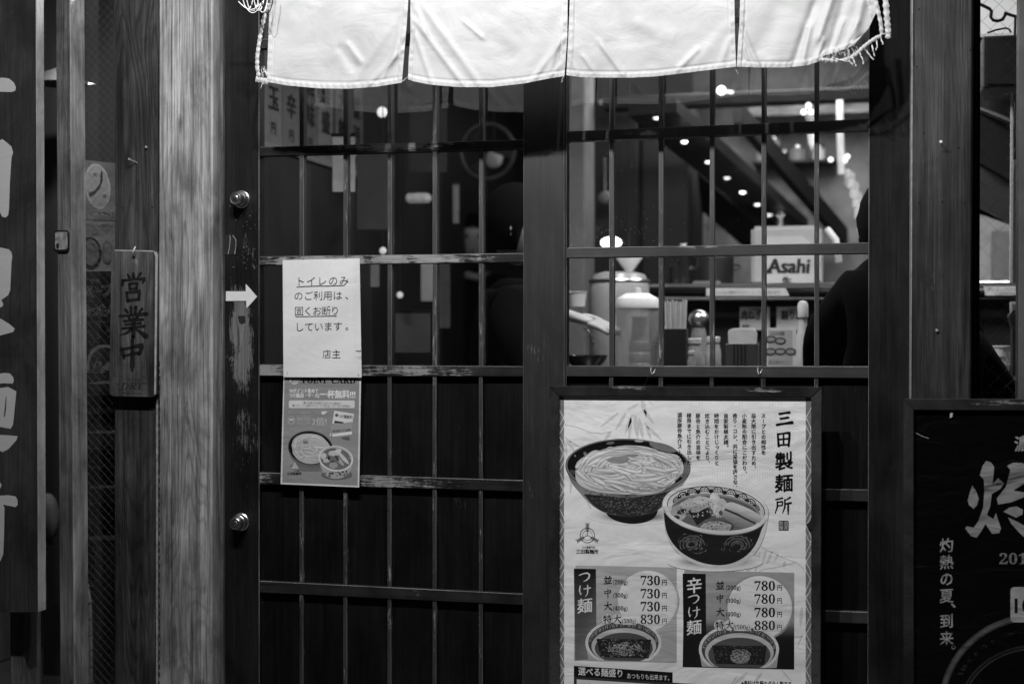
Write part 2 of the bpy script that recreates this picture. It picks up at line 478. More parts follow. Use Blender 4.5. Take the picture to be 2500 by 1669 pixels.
# ---------------------------------------------------------------- materials used
X = lambda px, Y=0, py=800: P(px, py, Y).x
Z = lambda py, Y=0, px=1250: P(px, py, Y).z
def at(px, py, Y=0): p = P(px, py, Y); return (p.x, p.y, p.z)
M_stile = wood('black_lacquer_wood', .006, .016, 'Z', chips=.35, chipcol=.15, rough=.40, bump=.15, seed=1, cath=.2,
    spots=[(at(588, 830), (.050, .08, .17), 1.35), (at(590, 740), (.06, .08, .22), .50), (at(600, 1060), (.06, .08, .24), .50), (at(590, 600), (.06, .08, .08), .25)])
M_stilec = wood('satin_dark_wood', .010, .025, 'Z', chips=.15, chipcol=.20, rough=.46, bump=.12, seed=5.5, cath=.2, spec=.75,
    spots=[(at(1305, 860), (.05, .08, .07), .55), (at(1290, 1190), (.05, .08, .06), .5)])
M_stile2 = wood('black_lacquer_wood_plain', .008, .020, 'Z', chips=-.2, chipcol=.16, rough=.5, bump=.12, seed=5, cath=.2, spec=.15)
M_rail = wood('worn_lacquer_rail', .014, .030, 'X', chips=.6, chipcol=.30, rough=.42, bump=.3, seed=2, cath=.2,
    spots=[(at(950, 350), (.28, .08, .05), 1.0), (at(780, 635), (.34, .08, .05), .95), (at(1080, 632), (.24, .08, .05), .9), (at(650, 905), (.18, .08, .05), .9), (at(960, 906), (.30, .08, .05), .85), (at(640, 1165), (.08, .08, .04), .9), (at(950, 1180), (.24, .08, .05), .85)])
M_rail2 = wood('lacquer_rail', .020, .040, 'X', chips=.0, chipcol=.34, rough=.48, bump=.25, seed=4, cath=.3, spec=.95,
    spots=[(at(1580, 326), (.14, .08, .022), .75), (at(1830, 314), (.14, .08, .022), .6), (at(1720, 601), (.20, .08, .010), .95)])
M_munt = wood('lacquer_muntin', .020, .045, 'Z', chips=1.6, chipcol=.28, rough=.50, bump=.2, seed=3, cath=.2, spec=.95)
M_edge = wood('worn_highlit_edge_wood', .08, .26, 'Z', chips=1.0, chipcol=.34, rough=.5, bump=.2, seed=3.3, cath=.2)  # edge wear, made paler to paint in the edge highlights
M_edgex = wood('worn_highlit_edge_wood_across', .08, .26, 'X', chips=.9, chipcol=.34, rough=.5, bump=.2, seed=3.9, cath=.2)
M_panel = wood('dark_board', .003, .010, 'Z', chips=.3, chipcol=.05, rough=.5, bump=.15, seed=6, cath=.35, spec=.18)
M_jamb = wood('pale_weathered_wood', .11, .50, 'Z', chips=0, rough=.62, bump=.5, seed=1.3, cath=.7, knots=True)
M_jambdk = wood('pale_weathered_wood_edge', .03, .20, 'Z', chips=.4, chipcol=.40, rough=.6, bump=.5, seed=2.2, cath=.3)
M_post = wood('dark_weathered_wood', .014, .085, 'Z', chips=-.1, chipcol=.15, rough=.6, bump=.6, seed=3.7, cath=1.0, knots=True)
M_postR = wood('dark_weathered_wood_right', .005, .072, 'Z', chips=-.15, chipcol=.13, rough=.52, bump=.6, seed=8.2, cath=1.0, spec=.5)
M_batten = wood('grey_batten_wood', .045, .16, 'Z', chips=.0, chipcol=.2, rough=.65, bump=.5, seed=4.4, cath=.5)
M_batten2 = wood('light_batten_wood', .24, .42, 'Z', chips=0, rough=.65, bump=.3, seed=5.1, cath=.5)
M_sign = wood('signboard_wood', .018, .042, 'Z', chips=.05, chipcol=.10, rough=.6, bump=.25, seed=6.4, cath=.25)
M_signside = wood('signboard_lit_edge_wood', .32, .40, 'Z', chips=0, rough=.65, bump=.15, seed=6.9, cath=.15)
M_plaque = wood('plaque_wood', .04, .14, 'Z', chips=-.1, chipcol=.3, rough=.5, bump=.4, seed=7.7, cath=.8, spots=[(at(327, 636, -.06), (.03, .08, .03), 1.0)])
M_frame = wood('dark_frame_metal', .040, .055, 'X', chips=-.3, chipcol=.55, rough=.33, bump=.04, seed=9, cath=0,
    spots=[(at(1540, 948, -.085), (.13, .08, .016), .95), (at(1880, 953, -.085), (.11, .08, .012), .8), (at(2460, 982, -.17), (.12, .08, .016), 1.0)])
M_metal = plain('brushed_steel', .72, .30, 1, var=.1, scale=300)
M_dkmetal = plain('black_iron', .02, .4, .6)
M_black = plain('black_surface', .006, .7)
M_dark = plain('dark_interior_wall', .010, .6, var=.4, scale=8)
M_mid = plain('smoky_interior_wall', .07, .7, var=.6, scale=3.5)
M_grey = plain('grey_paint', .22, .5, var=.2, scale=10)
M_white = plain('white_plastic', .72, .35, var=.06)
M_offw = plain('off_white_paper', .60, .7, var=.08)
M_ceil = plain('dark_ceiling_board', .02, .5, var=.4, scale=4)
M_ground = plain('wet_asphalt', .05, .6, var=.4, scale=60, bump=.5)
M_skin = plain('skin', .42, .5, var=.06)
M_coat = plain('black_coat', .002, .95, var=.3, bump=.3, scale=80); M_coat.node_tree.nodes['Principled BSDF'].inputs['Specular IOR Level'].default_value = .08
M_hair = plain('black_hair', .002, .95, bump=.4, scale=160); M_hair.node_tree.nodes['Principled BSDF'].inputs['Specular IOR Level'].default_value = .1
M_glow = plain('lamp_glow', .8, .5, emit=6)
M_glowsoft = plain('lamp_glow_soft', .8, .5, emit=2.2)
M_thread = plain('white_thread', .75, .8)
M_cord = plain('white_cord', .8, .4)
M_chrome = plain('bright_wire', .8, .3, .6)
M_glass = glass_mat('door_glass', 1.9, .004)
M_glassL = glass_mat('wired_glass_pane', 1.5, .004)
M_cloth = cloth_mat()
M_print = print_mat('print', .34, .38)
M_flat = print_mat('print_matt', .6, .12)
M_gloss = print_mat('print_gloss', .25, .3)
def frosted(name, f, v):
    n = NT(name); tr = n.n('ShaderNodeBsdfTransparent'); mx = n.n('ShaderNodeMixShader'); mx.inputs[0].default_value = f
    n.b.inputs['Base Color'].default_value = (v, v, v, 1); n.b.inputs['Roughness'].default_value = .2
    n.l(tr.outputs[0], mx.inputs[1]); n.l(n.b.outputs[0], mx.inputs[2]); n.l(mx.outputs[0], n.out.inputs[0]); return n.m
M_clear = frosted('clear_plastic', .42, .8)

# ---------------------------------------------------------------- setting
def struct(name, mat, a, b, label=None):
    m = MB().box(a, b); o = m.build(name, mat, kind='structure'); 
    if label: o['label'] = label
    return o
XL, XR = X(-900), X(3300)
struct('ground', M_ground, (-30, -30, -.2), (30, 0.0, -0.002))
struct('interior_floor', M_dark, (XL, 0.0, -.2), (XR, 7.4, -.004))
struct('ceiling', M_ceil, (XL, .22, 2.55), (XR, 7.4, 2.65))
struct('back_wall', M_mid, (XL, 7.2, 0), (XR, 7.35, 2.55))
struct('interior_wall_left', M_mid, (X(600, 0) - 1.3, .30, 0), (X(600, 0) - 1.2, 7.2, 2.55))
struct('interior_wall_right', M_mid, (XR - .1, .30, 0), (XR, 7.2, 2.55))

def board_wall(name, x0, x1, Yf, Yb, label, wd=.12, z0=0, z1=2.6):
    t = thing(name, ((x0 + x1) / 2, Yf, 0), label, 'wall')
    n = max(1, round((x1 - x0) / wd)); d = (x1 - x0) / n
    for i in range(n):
        MB().box((x0 + i * d + .002, Yf + .002 * (i % 2), z0), (x0 + (i + 1) * d - .002, Yb, z1)).build('plank', M_panel, t, bevel=.001)
    return t
board_wall('plank_wall', X(-900), X(-62, .02), .02, .06, 'dark plank wall left of the signboard, beyond the frame', .14)
board_wall('plank_wall', X(2760, .02), XR, .02, .06, 'dark plank wall right of the wired glass window, beyond the frame', .14)
# lintel over both doors
t = thing('lintel_beam', (X(1300), 0, 2.09), 'dark wooden lintel beam over the two lattice doors', 'beam')
MB().box((X(545), -.03, 2.082), (X(2228), .12, 2.24)).build('beam', M_stile2, t, bevel=.004)
t = thing('transom_panel', (X(1300), 0, 2.24), 'dark plank panel above the doorway', 'panel')
for i in range(24):
    a, b = XL + (XR - XL) * i / 24, XL + (XR - XL) * (i + 1) / 24
    MB().box((a + .002, -.01, 2.25), (b - .002, .06, 3.2)).build('plank', M_panel, t)
# door sill
t = thing('door_sill', (X(1300), 0, 0), 'dark sill under the lattice doors', 'sill')
MB().box((X(545), -.05, 0), (X(2228), .12, .03)).build('sill_board', M_stile2, t, bevel=.003)

# ---------------------------------------------------------------- left signboard
t = thing('hanging_signboard', at(50, 800, -.2), 'dark wooden signboard with pale grey characters at the left edge', 'signboard')
YS = -.20
o = MB().slab([(-330, -420), (84.5, -420), (91.6, 1493), (-330, 1495)], YS, YS + .034).build('board', M_sign, t)
m = MB(); a = [P(84.9, -419, YS), P(92, 1492.5, YS)]
fr = [a[0] + Vector((.0005, 0.0005, 0)), a[1] + Vector((.0005, .0005, 0))]
m.prism([fr[1], fr[1] + Vector((.0022, 0, 0)), fr[0] + Vector((.0022, 0, 0)), fr[0]], [q + Vector((0, .033, 0)) for q in (fr[1], fr[1] + Vector((.0022, 0, 0)), fr[0] + Vector((.0022, 0, 0)), fr[0])])
m.build('lit_edge_strip', M_signside, t)  # pale strip paints the lamplight on the board's right side
pr = lambda: Print(YS)
sv = .86
def signchar(polys):
    p = Print(YS)
    for q in polys: p.poly(q, sv, .55)
    p.build('character', M_flat, t)
signchar([[(-170, 170), (-20, 192), (8, 190), (22, 192), (34, 202), (39, 214), (37, 222), (28, 225), (-10, 224), (-170, 232)]])
signchar([[(-20, 350), (6, 340), (14, 346), (28, 358), (32, 372), (28, 386), (24, 450), (22, 510), (20, 525), (14, 531), (5, 529), (0, 518), (-20, 515)],
          ])
signchar([[(-20, 600), (10, 606), (22, 609), (28, 616), (30, 626), (28, 640), (25, 708), (20, 720), (12, 726), (3, 732), (8, 742), (6, 748), (-4, 752), (-20, 740)],
          [(-20, 770), (2, 778), (22, 790), (36, 802), (32, 810), (10, 816), (-20, 824)]])
signchar([[(-20, 915), (10, 910), (24, 911), (32, 920), (34, 930), (30, 936), (10, 935), (-20, 938)],
          [(-20, 950), (20, 944), (40, 955), (38, 975), (32, 1035), (26, 1046), (14, 1044), (-20, 1038)],
          [(-20, 1060), (20, 1062), (43, 1064), (40, 1074), (20, 1096), (6, 1103), (-20, 1090)]])
p = Print(YS); p.up(); p.poly([(14, 968), (16, 968), (15, 1000), (12, 1017), (9, 1017), (12, 990)], .3); p.build('character', M_flat, t)
signchar([[(-20, 1168), (0, 1176), (4, 1184), (-2, 1196), (-20, 1200)],
          [(-20, 1210), (20, 1208), (38, 1211), (43, 1220), (43, 1232), (38, 1237), (8, 1231), (11, 1240), (10, 1300), (8, 1352), (0, 1370), (-20, 1372)]])
# support post under and behind the signboard
t = thing('sign_post', (X(42, -.12), -.12, 0), 'dark grey square post below the signboard', 'post')
m = MB(); vslab(m, (18, 24), (52, 59), -.13, -.05, 0, 2.2); m.build('post_body', M_batten, t, bevel=.003)
MB().box((X(-10, -.13), -.15, 0), (X(90, -.13), -.03, .05)).build('base_plate', M_dkmetal, t, bevel=.004)

# ---------------------------------------------------------------- batten with latch plate
t = thing('wooden_batten', (X(160, -.05), -.05, 0), 'tall wooden batten with a small latch plate, left of the wired glass', 'post')
m = MB(); vslab(m, (136, 147), (169, 180), -.056, .012, 0, 2.24); m.build('batten_front', M_batten, t, bevel=.0015)
m = MB(); vslab(m, (169.8, 180.8), (173, 184), -.0545, .012, 0, 2.24); m.build('lit_side_strip', M_batten2, t)  # paler than the front: lamplight on the right side painted in
m = MB()
def rrect(x0, y0, x1, y1, r, n=5):
    pts = []
    for cx, cy, a in ((x1 - r, y0 + r, -90), (x1 - r, y1 - r, 0), (x0 + r, y1 - r, 90), (x0 + r, y0 + r, 180)):
        for k in range(n + 1): b = R(a + 90 * k / n); pts.append((cx + r * math.cos(b), cy + r * math.sin(b)))
    return pts
pl = MB().slab(rrect(131.5, 562, 168, 616, 7), -.061, -.056).build('latch_plate', M_dkmetal, t, bevel=.0008)
MB().slab(rrect(134.5, 566, 164, 609, 5), -.0625, -.061).build('plate_face', plain('galvanised_plate', .26, .5, .3, var=.6, scale=90), pl)
MB().slab([(137, 594), (144, 594), (144, 606), (140, 608), (137, 604)], -.063, -.0626).build('slot', M_black, pl)

# ---------------------------------------------------------------- wired glass windows
def wire_glass(name, x0, x1, py0, py1, Y, label, step, wire, parts_x=(0, 0)):
    t = thing(name, (X((x0 + x1) / 2, Y), Y, Z((py0 + py1) / 2, Y)), label, 'window')
    MB().slab([(x0, py0), (x1, py0), (x1, py1), (x0, py1)], Y, Y + .005).build('pane', M_glassL, t)
    a, b = P(x0, py1, Y), P(x1, py0, Y); m = MB(); yy = Y - .0006; r = .00028
    W, H = b.x - a.x, b.z - a.z; k = -int(W / step) - 2
    while k * step < H + W:
        for s in (1, -1):
            # z = z0 + s*(x) + k*step
            c0 = k * step if s == 1 else k * step
            pts = []
            for x in (0, W):
                z = c0 + (x if s == 1 else -x) - (W if s == 1 else 0) + (0 if s == 1 else 0)
                pts.append((x, z))
            (xa, za), (xb, zb) = pts
            def clip(xa, za, xb, zb):
                for lim, hi in ((0, False), (H, True)):
                    ina, inb = (za <= lim if hi else za >= lim), (zb <= lim if hi else zb >= lim)
                    if not ina and not inb: return None
                    if ina != inb:
                        tt = (lim - za) / (zb - za); q = (xa + (xb - xa) * tt, lim)
                        if ina: xb, zb = q
                        else: xa, za = q
                return xa, za, xb, zb
            c = clip(xa, za, xb, zb)
            if c and abs(c[0] - c[2]) > 1e-4:
                m.tube([(a.x + c[0], yy, a.z + c[1]), (a.x + c[2], yy, a.z + c[3])], r, 4, False)
        k += 1
    m.build('wire_mesh', wire, t, kind='stuff'); return t
M_wire = plain('window_wire', .055, .6, 0)
wt = wire_glass('wired_window', 194, 296, -400, 1880, .012, 'narrow wired glass window between the batten and the dark post', .0235, M_wire)
m = MB(); vslab(m, (196, 196), (296, 296), .006, .03, 0, Z(1880, .01)); m.build('bottom_frame', M_panel, wt)
wr = wire_glass('wired_window', 2385, 2490, -400, 1700, .02, 'wired glass window right of the right post, over the black menu board', .037, M_wire)
m = MB(); vslab(m, (2384, 2378), (2394, 2389), .0, .05, 0, 2.24); m.build('stile', M_post, wr, bevel=.001)
m = MB(); vslab(m, (2489, 2484), (2760, 2760), -.01, .05, 0, 2.24); m.build('stile', plain('smoky_grey_stile', .09, .5, var=.3, scale=12), wr, bevel=.002)
m = MB(); vslab(m, (2394, 2389), (2489, 2484), .012, .05, 0, Z(1700, .02)); m.build('lower_panel', M_panel, wr)
# behind the left window: posters, crates, duct
MB().slab([(105, -400), (292, -400), (292, 1900), (105, 1900)], .62, .66).build('screen_board', M_black, props(thing('black_screen', at(200, 800, .62), 'black screen board behind the posters and crates', 'screen')))
t = thing('cold_noodle_poster', at(240, 520, .14), 'pale poster with bowls and outlined lettering behind the wired glass', 'poster')
YP = .14
MB().slab([(198, 390), (300, 400), (300, 668), (198, 668)], YP, YP + .0012).build('poster_sheet', M_offw, t)
p = Print(YP); g = .80
p.grid(198, 390, 300, 668, 8, 20, lambda u, v: .42 + .3 * v + .03 * math.sin(9 * v + 4 * u), quad=[(198, 390), (300, 400), (300, 668), (198, 668)])
p.up(); p.ell(238, 455, 31, 56, .74, rot=-8); p.up(); p.ell(238, 455, 27, 50, .66, rot=-8); p.up()
p.poly([(216, 471), (230, 466), (244, 448), (246, 420), (250, 414), (251, 440), (244, 460), (232, 474), (220, 482)], .22)
for x, y in ((232, 427), (255, 478)): p.stroke([(x - 4, y - 4), (x + 4, y + 4)], 2, .35); p.stroke([(x + 4, y - 4), (x - 4, y + 4)], 2, .35)
p.build('picture', M_flat, t)
p = Print(YP); p.up(4)
for i, ch in enumerate('つけ麺涼感'): p.char(ch, 207 + i * 18.5, 527, 25, .30, .03); 
p.up()
for i, ch in enumerate('つけ麺涼感'): p.char(ch, 207 + i * 18.5, 527, 25, .74, -.012)
p.row('自家製麺のつけ麺専門店が', 204, 553, 282, 7, .3); p.row('夏にお届けする冷たい', 212, 563, 276, 6, .35); p.row('濃厚スープ', 224, 573, 262, 5, .4)
p.build('lettering', M_flat, t)
p = Print(YP); p.up(5); p.ell(221, 617, 27, 39, .14, rot=-5); p.up(); p.ell(221, 616, 21, 32, .52, rot=-5); p.up()
for k in range(14): a = random.uniform(0, 6); p.stroke([(221 + 14 * math.cos(a), 616 + 24 * math.sin(a)), (221 + 14 * math.cos(a + .9), 616 + 24 * math.sin(a + .9))], 2.2, random.choice((.42, .62, .68)))
p.ell(262, 615, 14, 27, .52); p.up(); p.ell(263, 615, 9, 20, .60); p.build('bowl_picture', M_flat, t)
t = thing('hot_soup_poster', at(240, 780, .13), 'black poster with red-style lettering and a soup bowl, below the pale poster', 'poster')
t['label'] = 'black poster with outlined lettering and a soup bowl, below the pale noodle poster'
YP = .13
MB().slab([(198, 662), (300, 662), (300, 912), (198, 912)], YP, YP + .0012).build('poster_sheet', M_black, t)
p = Print(YP); p.grid(198, 662, 300, 912, 4, 10, lambda u, v: .14 + .05 * math.sin(5 * v) ** 2)
p.up(); p.row('特製', 222, 690, 244, 10, .52, .02); 
for ch, x, y, sz in (('ス', 213, 712, 36), ('ー', 238, 711, 26), ('プ', 262, 708, 34), ('あ', 206, 761, 32), ('つ', 231, 760, 30), ('も', 252, 758, 34), ('り', 276, 758, 30)):
    p.char(ch, x, y, sz, .78, .045, .1, rot=1 if ch == 'ー' else 0)
p.up()
for ch, x, y, sz in (('ス', 213, 712, 36), ('ー', 238, 711, 26), ('プ', 262, 708, 34), ('あ', 206, 761, 32), ('つ', 231, 760, 30), ('も', 252, 758, 34), ('り', 276, 758, 30)):
    p.char(ch, x, y, sz, .17, .0, .1, rot=1 if ch == 'ー' else 0)
p.row('さらに旨さ広がる', 222, 789, 268, 6, .6); p.build('lettering', M_flat, t)
p = Print(YP); p.up(2); p.ell(206, 840, 27, 42, .30); p.up(); p.ell(205, 838, 19, 32, .16); p.up()
for k in range(12): p.ell(random.uniform(235, 270), random.uniform(795, 826), 5, 6, random.uniform(.25, .5), n=8)
p.up(); p.poly([(211, 910), (211, 890), (215, 868), (224, 852), (240, 843), (258, 840), (290, 848), (290, 910)], .85); p.up()
p.poly([(216, 908), (218, 884), (226, 864), (240, 852), (258, 848), (290, 855), (290, 908)], .36); p.up()
for x, y, rx, ry, v in ((238, 890, 9, 17, .62), (232, 905, 8, 7, .55), (252, 902, 7, 10, .72), (262, 894, 8, 12, .78), (243, 868, 12, 9, .48), (272, 900, 9, 8, .7)): p.ell(x, y, rx, ry, v, rot=25, n=12, wob=.15); p.up()
p.ell(237, 893, 4, 8, .38, rot=25); p.build('bowl_picture', M_flat, t)
ys = [930, 962, 1005, 1050, 1094, 1139, 1184, 1229, 1274]
for i, y in enumerate(ys):
    Y = .30 + .01 * (i % 3)
    pos = ('top', 'second', 'third', 'fourth', 'fifth', 'sixth', 'seventh', 'eighth', 'lowest')[i]
    t = thing('bottle_crate', at(262, y + 18, Y), f'dark slatted crate with shiny bottle caps, {pos} of the stack behind the wired glass' if i else 'dark slatted crate with shiny bottle caps, topmost of the stack behind the wired glass', 'crate', 'crates stacked behind the wired glass')
    if i == 8: t['label'] = 'dark slatted crate with shiny bottle caps, bottom one of the stack behind the wired glass'
    yb = ys[i + 1] - 3 if i < 8 else y + 42
    MB().slab([(214, y + 4), (300, y + 4), (300, yb), (214, yb)], Y, Y + .26).build('crate_body', M_black, t, bevel=.003)
    m = MB(); x = 238 + random.uniform(0, 12)
    while x < 284: m.ball(P(x, y + 1, Y + .012), .0028 if random.random() < .7 else .0042, 6, (1, 1, .6)); x += random.uniform(3.6, 5.5)
    m.build('bottle_caps', M_metal, t, kind='stuff')
t = thing('table', at(250, 1345, .3), 'dark trestle under the crate stack behind the wired glass', 'stand')
MB().slab([(190, 1318), (300, 1318), (300, 1330), (190, 1330)], .22, .62).build('top', M_black, t)
for px in (200, 285):
    a = P(px, 1330, .24); MB().box((a.x, .24, 0), (a.x + .02, .27, a.z)).build('leg', M_black, t)
t = thing('flexible_duct', at(216, 1550, .1), 'pale ribbed duct with dark rings, low behind the wired glass', 'duct')
pts = [P(206, 1392, .12), P(213, 1425, .12), P(217, 1470, .12), P(218, 1550, .12), P(218, 1660, .12), P(218, 1860, .12)]
pts = [q + Vector((-.006, 0, 0)) for q in pts]
MB().tube(pts, [.002, .009, .013, .014, .014, .014], 12).build('duct_skin', plain('dull_duct', .16, .6), t, smooth=True)
m = MB()
for k in range(11):
    c = P(212, 1432 + k * 39, .12) + Vector((0, 0, 0)); m.tube([c + Vector((.0155 * math.cos(a * math.pi / 6), .0155 * math.sin(a * math.pi / 6), .002 * math.sin(a) + .004 * math.cos(a * math.pi / 6))) for a in range(13)], .0016, 5, False)
m.build('rings', M_black, t, kind='stuff')
t = thing('shade_lamp', at(160, 185, .35), 'grey shallow lamp shade glimpsed behind the batten top', 'lamp')
MB().lathe(P(150, 206, .35), [(.075, 0), (.073, .003), (.055, .03), (.02, .045), (.006, .05)], 28).build('lamp_shade', plain('dull_shade', .04, .5), t)
MB().tube([P(150, 165, .35), P(150, -300, .35)], .002, 6).build('cord', M_black, t)
MB().slab([(215, 201), (232, 205), (215, 207)], .3, .31).build('clip', M_offw, t)
t = thing('paper_lantern', at(118, 1255, .3), 'dim round lantern seen between the signboard and the batten', 'lantern')
MB().ball(P(116, 1262, .3), .062, 20, (.55, .55, 1.15)).build('lantern_shade', plain('dim_lantern_paper', .05, .7, var=.4, scale=20), t)
MB().lathe(P(116, 1262, .3) + Vector((0, 0, -.078)), [(.016, 0), (.016, .01)], 14).build('ring', M_dkmetal, t)

# ---------------------------------------------------------------- dark post with nails
def nail(p, L, ang, parent, mat=None):
    d = Vector((ang[0], -1, ang[1])).normalized(); m = MB()
    m.tube([p + d * -.008, p + d * L], .0011, 6); m.tube([p + d * L, p + d * (L + .0012)], .0032, 8)
    m.build('nail', mat or M_chrome, parent)
t = thing('dark_post', (X(334), -.03, 0), 'dark weathered square post carrying the hanging wooden plaque', 'post')
m = MB(); vslab(m, (280, 279.5), (387, 384), -.034, .05, 0, 2.24); m.build('post_body', M_post, t, bevel=.002)
for px, py in ((332, 333), (300, 188), (357, 379), (300, 507), (372, 506), (340, 445), (305, 245)):
    MB().lathe(P(px, py, -.034) + Vector((0, 0, 0)), [(.0026, .0006), (.0018, .001), (0.0, .001)], 8, 'Y').build('nail_hole', M_black, t)
nail(P(334, 397, -.034), .024, (-.55, .35), t)
nail(P(361, 360, -.034), .006, (-.3, .1), t)

# ---------------------------------------------------------------- plaque 営業中
t = thing('open_plaque', at(328, 790, -.06), 'hanging wooden plaque with brushed black characters and worn pale edges', 'plaque')
YQ = -.062
pb = MB().slab([(275, 612), (281, 609), (372, 611), (381, 613.5), (386.5, 622), (382, 964), (374, 970), (276, 968), (267, 962), (266, 955), (271, 618)], YQ, YQ + .018).build('board', M_plaque, t, bevel=.0016)
ep = plain('bare_worn_wood', .32, .7, var=.3, scale=60)
q = [(375, 613.5), (381, 616), (385, 623), (380.5, 960), (376.5, 964), (379.5, 626)]
MB().slab(q, YQ - .0006, YQ + .004).build('worn_edge', ep, t)
MB().slab([(281, 609.8), (372, 611.8), (377, 614.5), (279, 612.2)], YQ - .0005, YQ + .004).build('worn_edge', ep, t)
MB().lathe(P(327, 627, YQ), [(.005, .0004), (.0045, .0008), (0, .0008)], 12, 'Y').build('hole', M_black, t)
K = {}
K['営'] = [[(.30, .02, .05), (.36, .12, .07)], [(.50, -.04, .05), (.52, .10, .08)], [(.78, -.03, .07), (.66, .13, .03)], [(.12, .22, .06), (.10, .40, .08)], [(.14, .24, .07), (.55, .19, .06), (.94, .18, .09), (.84, .34, .03)], [(.36, .36, .06), (.38, .56, .06)], [(.38, .36, .06), (.66, .33, .08), (.62, .52, .05)], [(.38, .55, .05), (.64, .52, .06)], [(.26, .68, .06), (.30, 1.0, .08)], [(.28, .69, .06), (.74, .63, .10), (.70, .94, .07)], [(.32, .98, .07), (.72, .93, .07)]]
K['業'] = [[(.42, -.06, .08), (.43, .18, .06)], [(.60, -.07, .08), (.58, .17, .06)], [(.22, .02, .06), (.30, .12, .07)], [(.82, .0, .07), (.70, .13, .04)], [(.02, .26, .06), (.5, .22, .06), (.98, .18, .10)], [(.34, .30, .06), (.40, .38, .06)], [(.66, .28, .07), (.58, .38, .04)], [(.18, .44, .06), (.84, .38, .07)], [(.22, .56, .05), (.78, .51, .06)], [(.12, .70, .06), (.5, .66, .06), (.90, .62, .07)], [(.51, .36, .09), (.51, .7, .09), (.50, 1.02, .10)], [(.44, .72, .08), (.28, .86, .06), (.06, .94, .02)], [(.58, .70, .04), (.74, .82, .08), (.96, .98, .13)]]
K['中'] = [[(.10, .28, .10), (.16, .52, .10), (.20, .64, .05)], [(.14, .30, .07), (.5, .22, .07), (.86, .14, .12), (.80, .42, .09), (.72, .50, .05)], [(.18, .54, .06), (.74, .42, .08)], [(.50, -.06, .08), (.51, .4, .10), (.50, .9, .12), (.49, 1.12, .03)]]
K['三'] = [[(.20, .17, .13), (.5, .12, .10), (.80, .08, .14)], [(.25, .46, .11), (.74, .38, .12)], [(.04, .82, .13), (.5, .74, .11), (.96, .68, .18)]]
K['田'] = [[(.12, .14, .12), (.15, .5, .13), (.18, .92, .15)], [(.12, .16, .11), (.5, .10, .09), (.88, .06, .16), (.86, .5, .14), (.82, .90, .14)], [(.18, .50, .09), (.82, .44, .09)], [(.49, .12, .10), (.50, .84, .11)], [(.18, .86, .10), (.84, .82, .10)]]
K['大'] = [[(.06, .40, .10), (.5, .34, .09), (.90, .28, .14)], [(.50, -.02, .12), (.47, .4, .12), (.30, .75, .10), (.02, .98, .03)], [(.50, .42, .08), (.68, .72, .13), (.96, .95, .17)]]
K['つ'] = [[(.04, .34, .08), (.4, .20, .09), (.70, .16, .12), (.88, .30, .12), (.82, .55, .11), (.60, .76, .08), (.38, .84, .03)]]
K['け'] = [[(.12, .10, .08), (.06, .45, .10), (.14, .86, .06)], [(.14, .86, .06), (.24, .66, .03)], [(.40, .36, .07), (.65, .32, .08), (.94, .26, .10)], [(.72, .04, .09), (.74, .45, .10), (.70, .76, .08), (.52, 1.0, .03)]]
K['灼'] = [[(.13, .33, .03), (.15, .45, .09), (.17, .52, .05)], [(.42, .20, .04), (.36, .38, .05)]]
K['所'] = [[(.04, .16, .07), (.46, .06, .08)], [(.14, .30, .09), (.14, .60, .09), (.0, 1.0, .04)], [(.16, .32, .06), (.46, .27, .09), (.44, .50, .07)], [(.16, .54, .06), (.44, .50, .07)], [(.92, .02, .10), (.74, .14, .06), (.60, .20, .04)], [(.60, .18, .10), (.60, .60, .10), (.46, .98, .04)], [(.62, .42, .07), (.98, .36, .11)], [(.80, .42, .11), (.80, .80, .12), (.80, 1.06, .06)]]
def plaque_char(ch, cx, cy, s, sx=1):
    p = Print(YQ); p.up(2); p.brush([[(a, b, w * 1.45 + .012) for a, b, w in st] for st in K[ch]], cx, cy, s, .04); p.build('character', M_flat, t)
plaque_char('営', 325, 702, 66); plaque_char('業', 325, 788, 68); plaque_char('中', 323, 866, 66)
p = Print(YQ); p.up(2); p.row(SF('SUPER'), 311, 930, 342, 6.5, .16); p.row('“' + SFI('DRY') + '”', 284, 950, 360, 17, .15, .01); p.stroke([(297, 959), (318, 960)], 1.4, .12); p.stroke([(322, 960), (346, 961)], 1.4, .12)
p.build('lettering', M_flat, t)
pts = [P(330, 602, -.074), P(329, 606, -.078), P(325, 612, -.078), P(324, 619, -.074), P(326, 625, -.064), P(327, 627, -.056)]
MB().tube(pts, .0014, 6).build('hook_wire', M_cord, t, smooth=True)

# ---------------------------------------------------------------- pale door jamb
t = thing('door_jamb', (X(465), -.05, 0), 'pale weathered wooden door jamb with a lengthwise groove beside the left door', 'jamb')
m = MB(); vslab(m, (388.5, 386), (417, 417.2), -.060, .05, 0, 2.24); m.build('plank', M_jamb, t, bevel=.0022)
m = MB(); vslab(m, (418.6, 418.8), (513, 510), -.058, .05, 0, 2.24); m.build('plank', M_jamb, t, bevel=.0022)
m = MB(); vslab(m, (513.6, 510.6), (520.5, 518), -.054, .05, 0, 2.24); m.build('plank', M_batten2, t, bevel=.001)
m = MB(); vslab(m, (529, 529), (543.5, 545), -.012, .05, 0, 2.24); m.build('door_stop', M_jambdk, t, bevel=.001)
m = MB()
for k in range(60):
    y = 880 + k * 19 + random.uniform(-4, 4)
    m.slab([(387.5, y), (390, y + 1), (390.2, y + random.uniform(8, 13)), (387.8, y + 12)], -.0606, -.055)
m.build('sealant_beads', M_black, t, kind='stuff')
m = MB(); vslab(m, (382, 381), (386, 386), -.042, -.03, 0, Z(920)); m.build('sealant_strip', plain('grey_sealant', .28, .7, var=.5, scale=50), t)

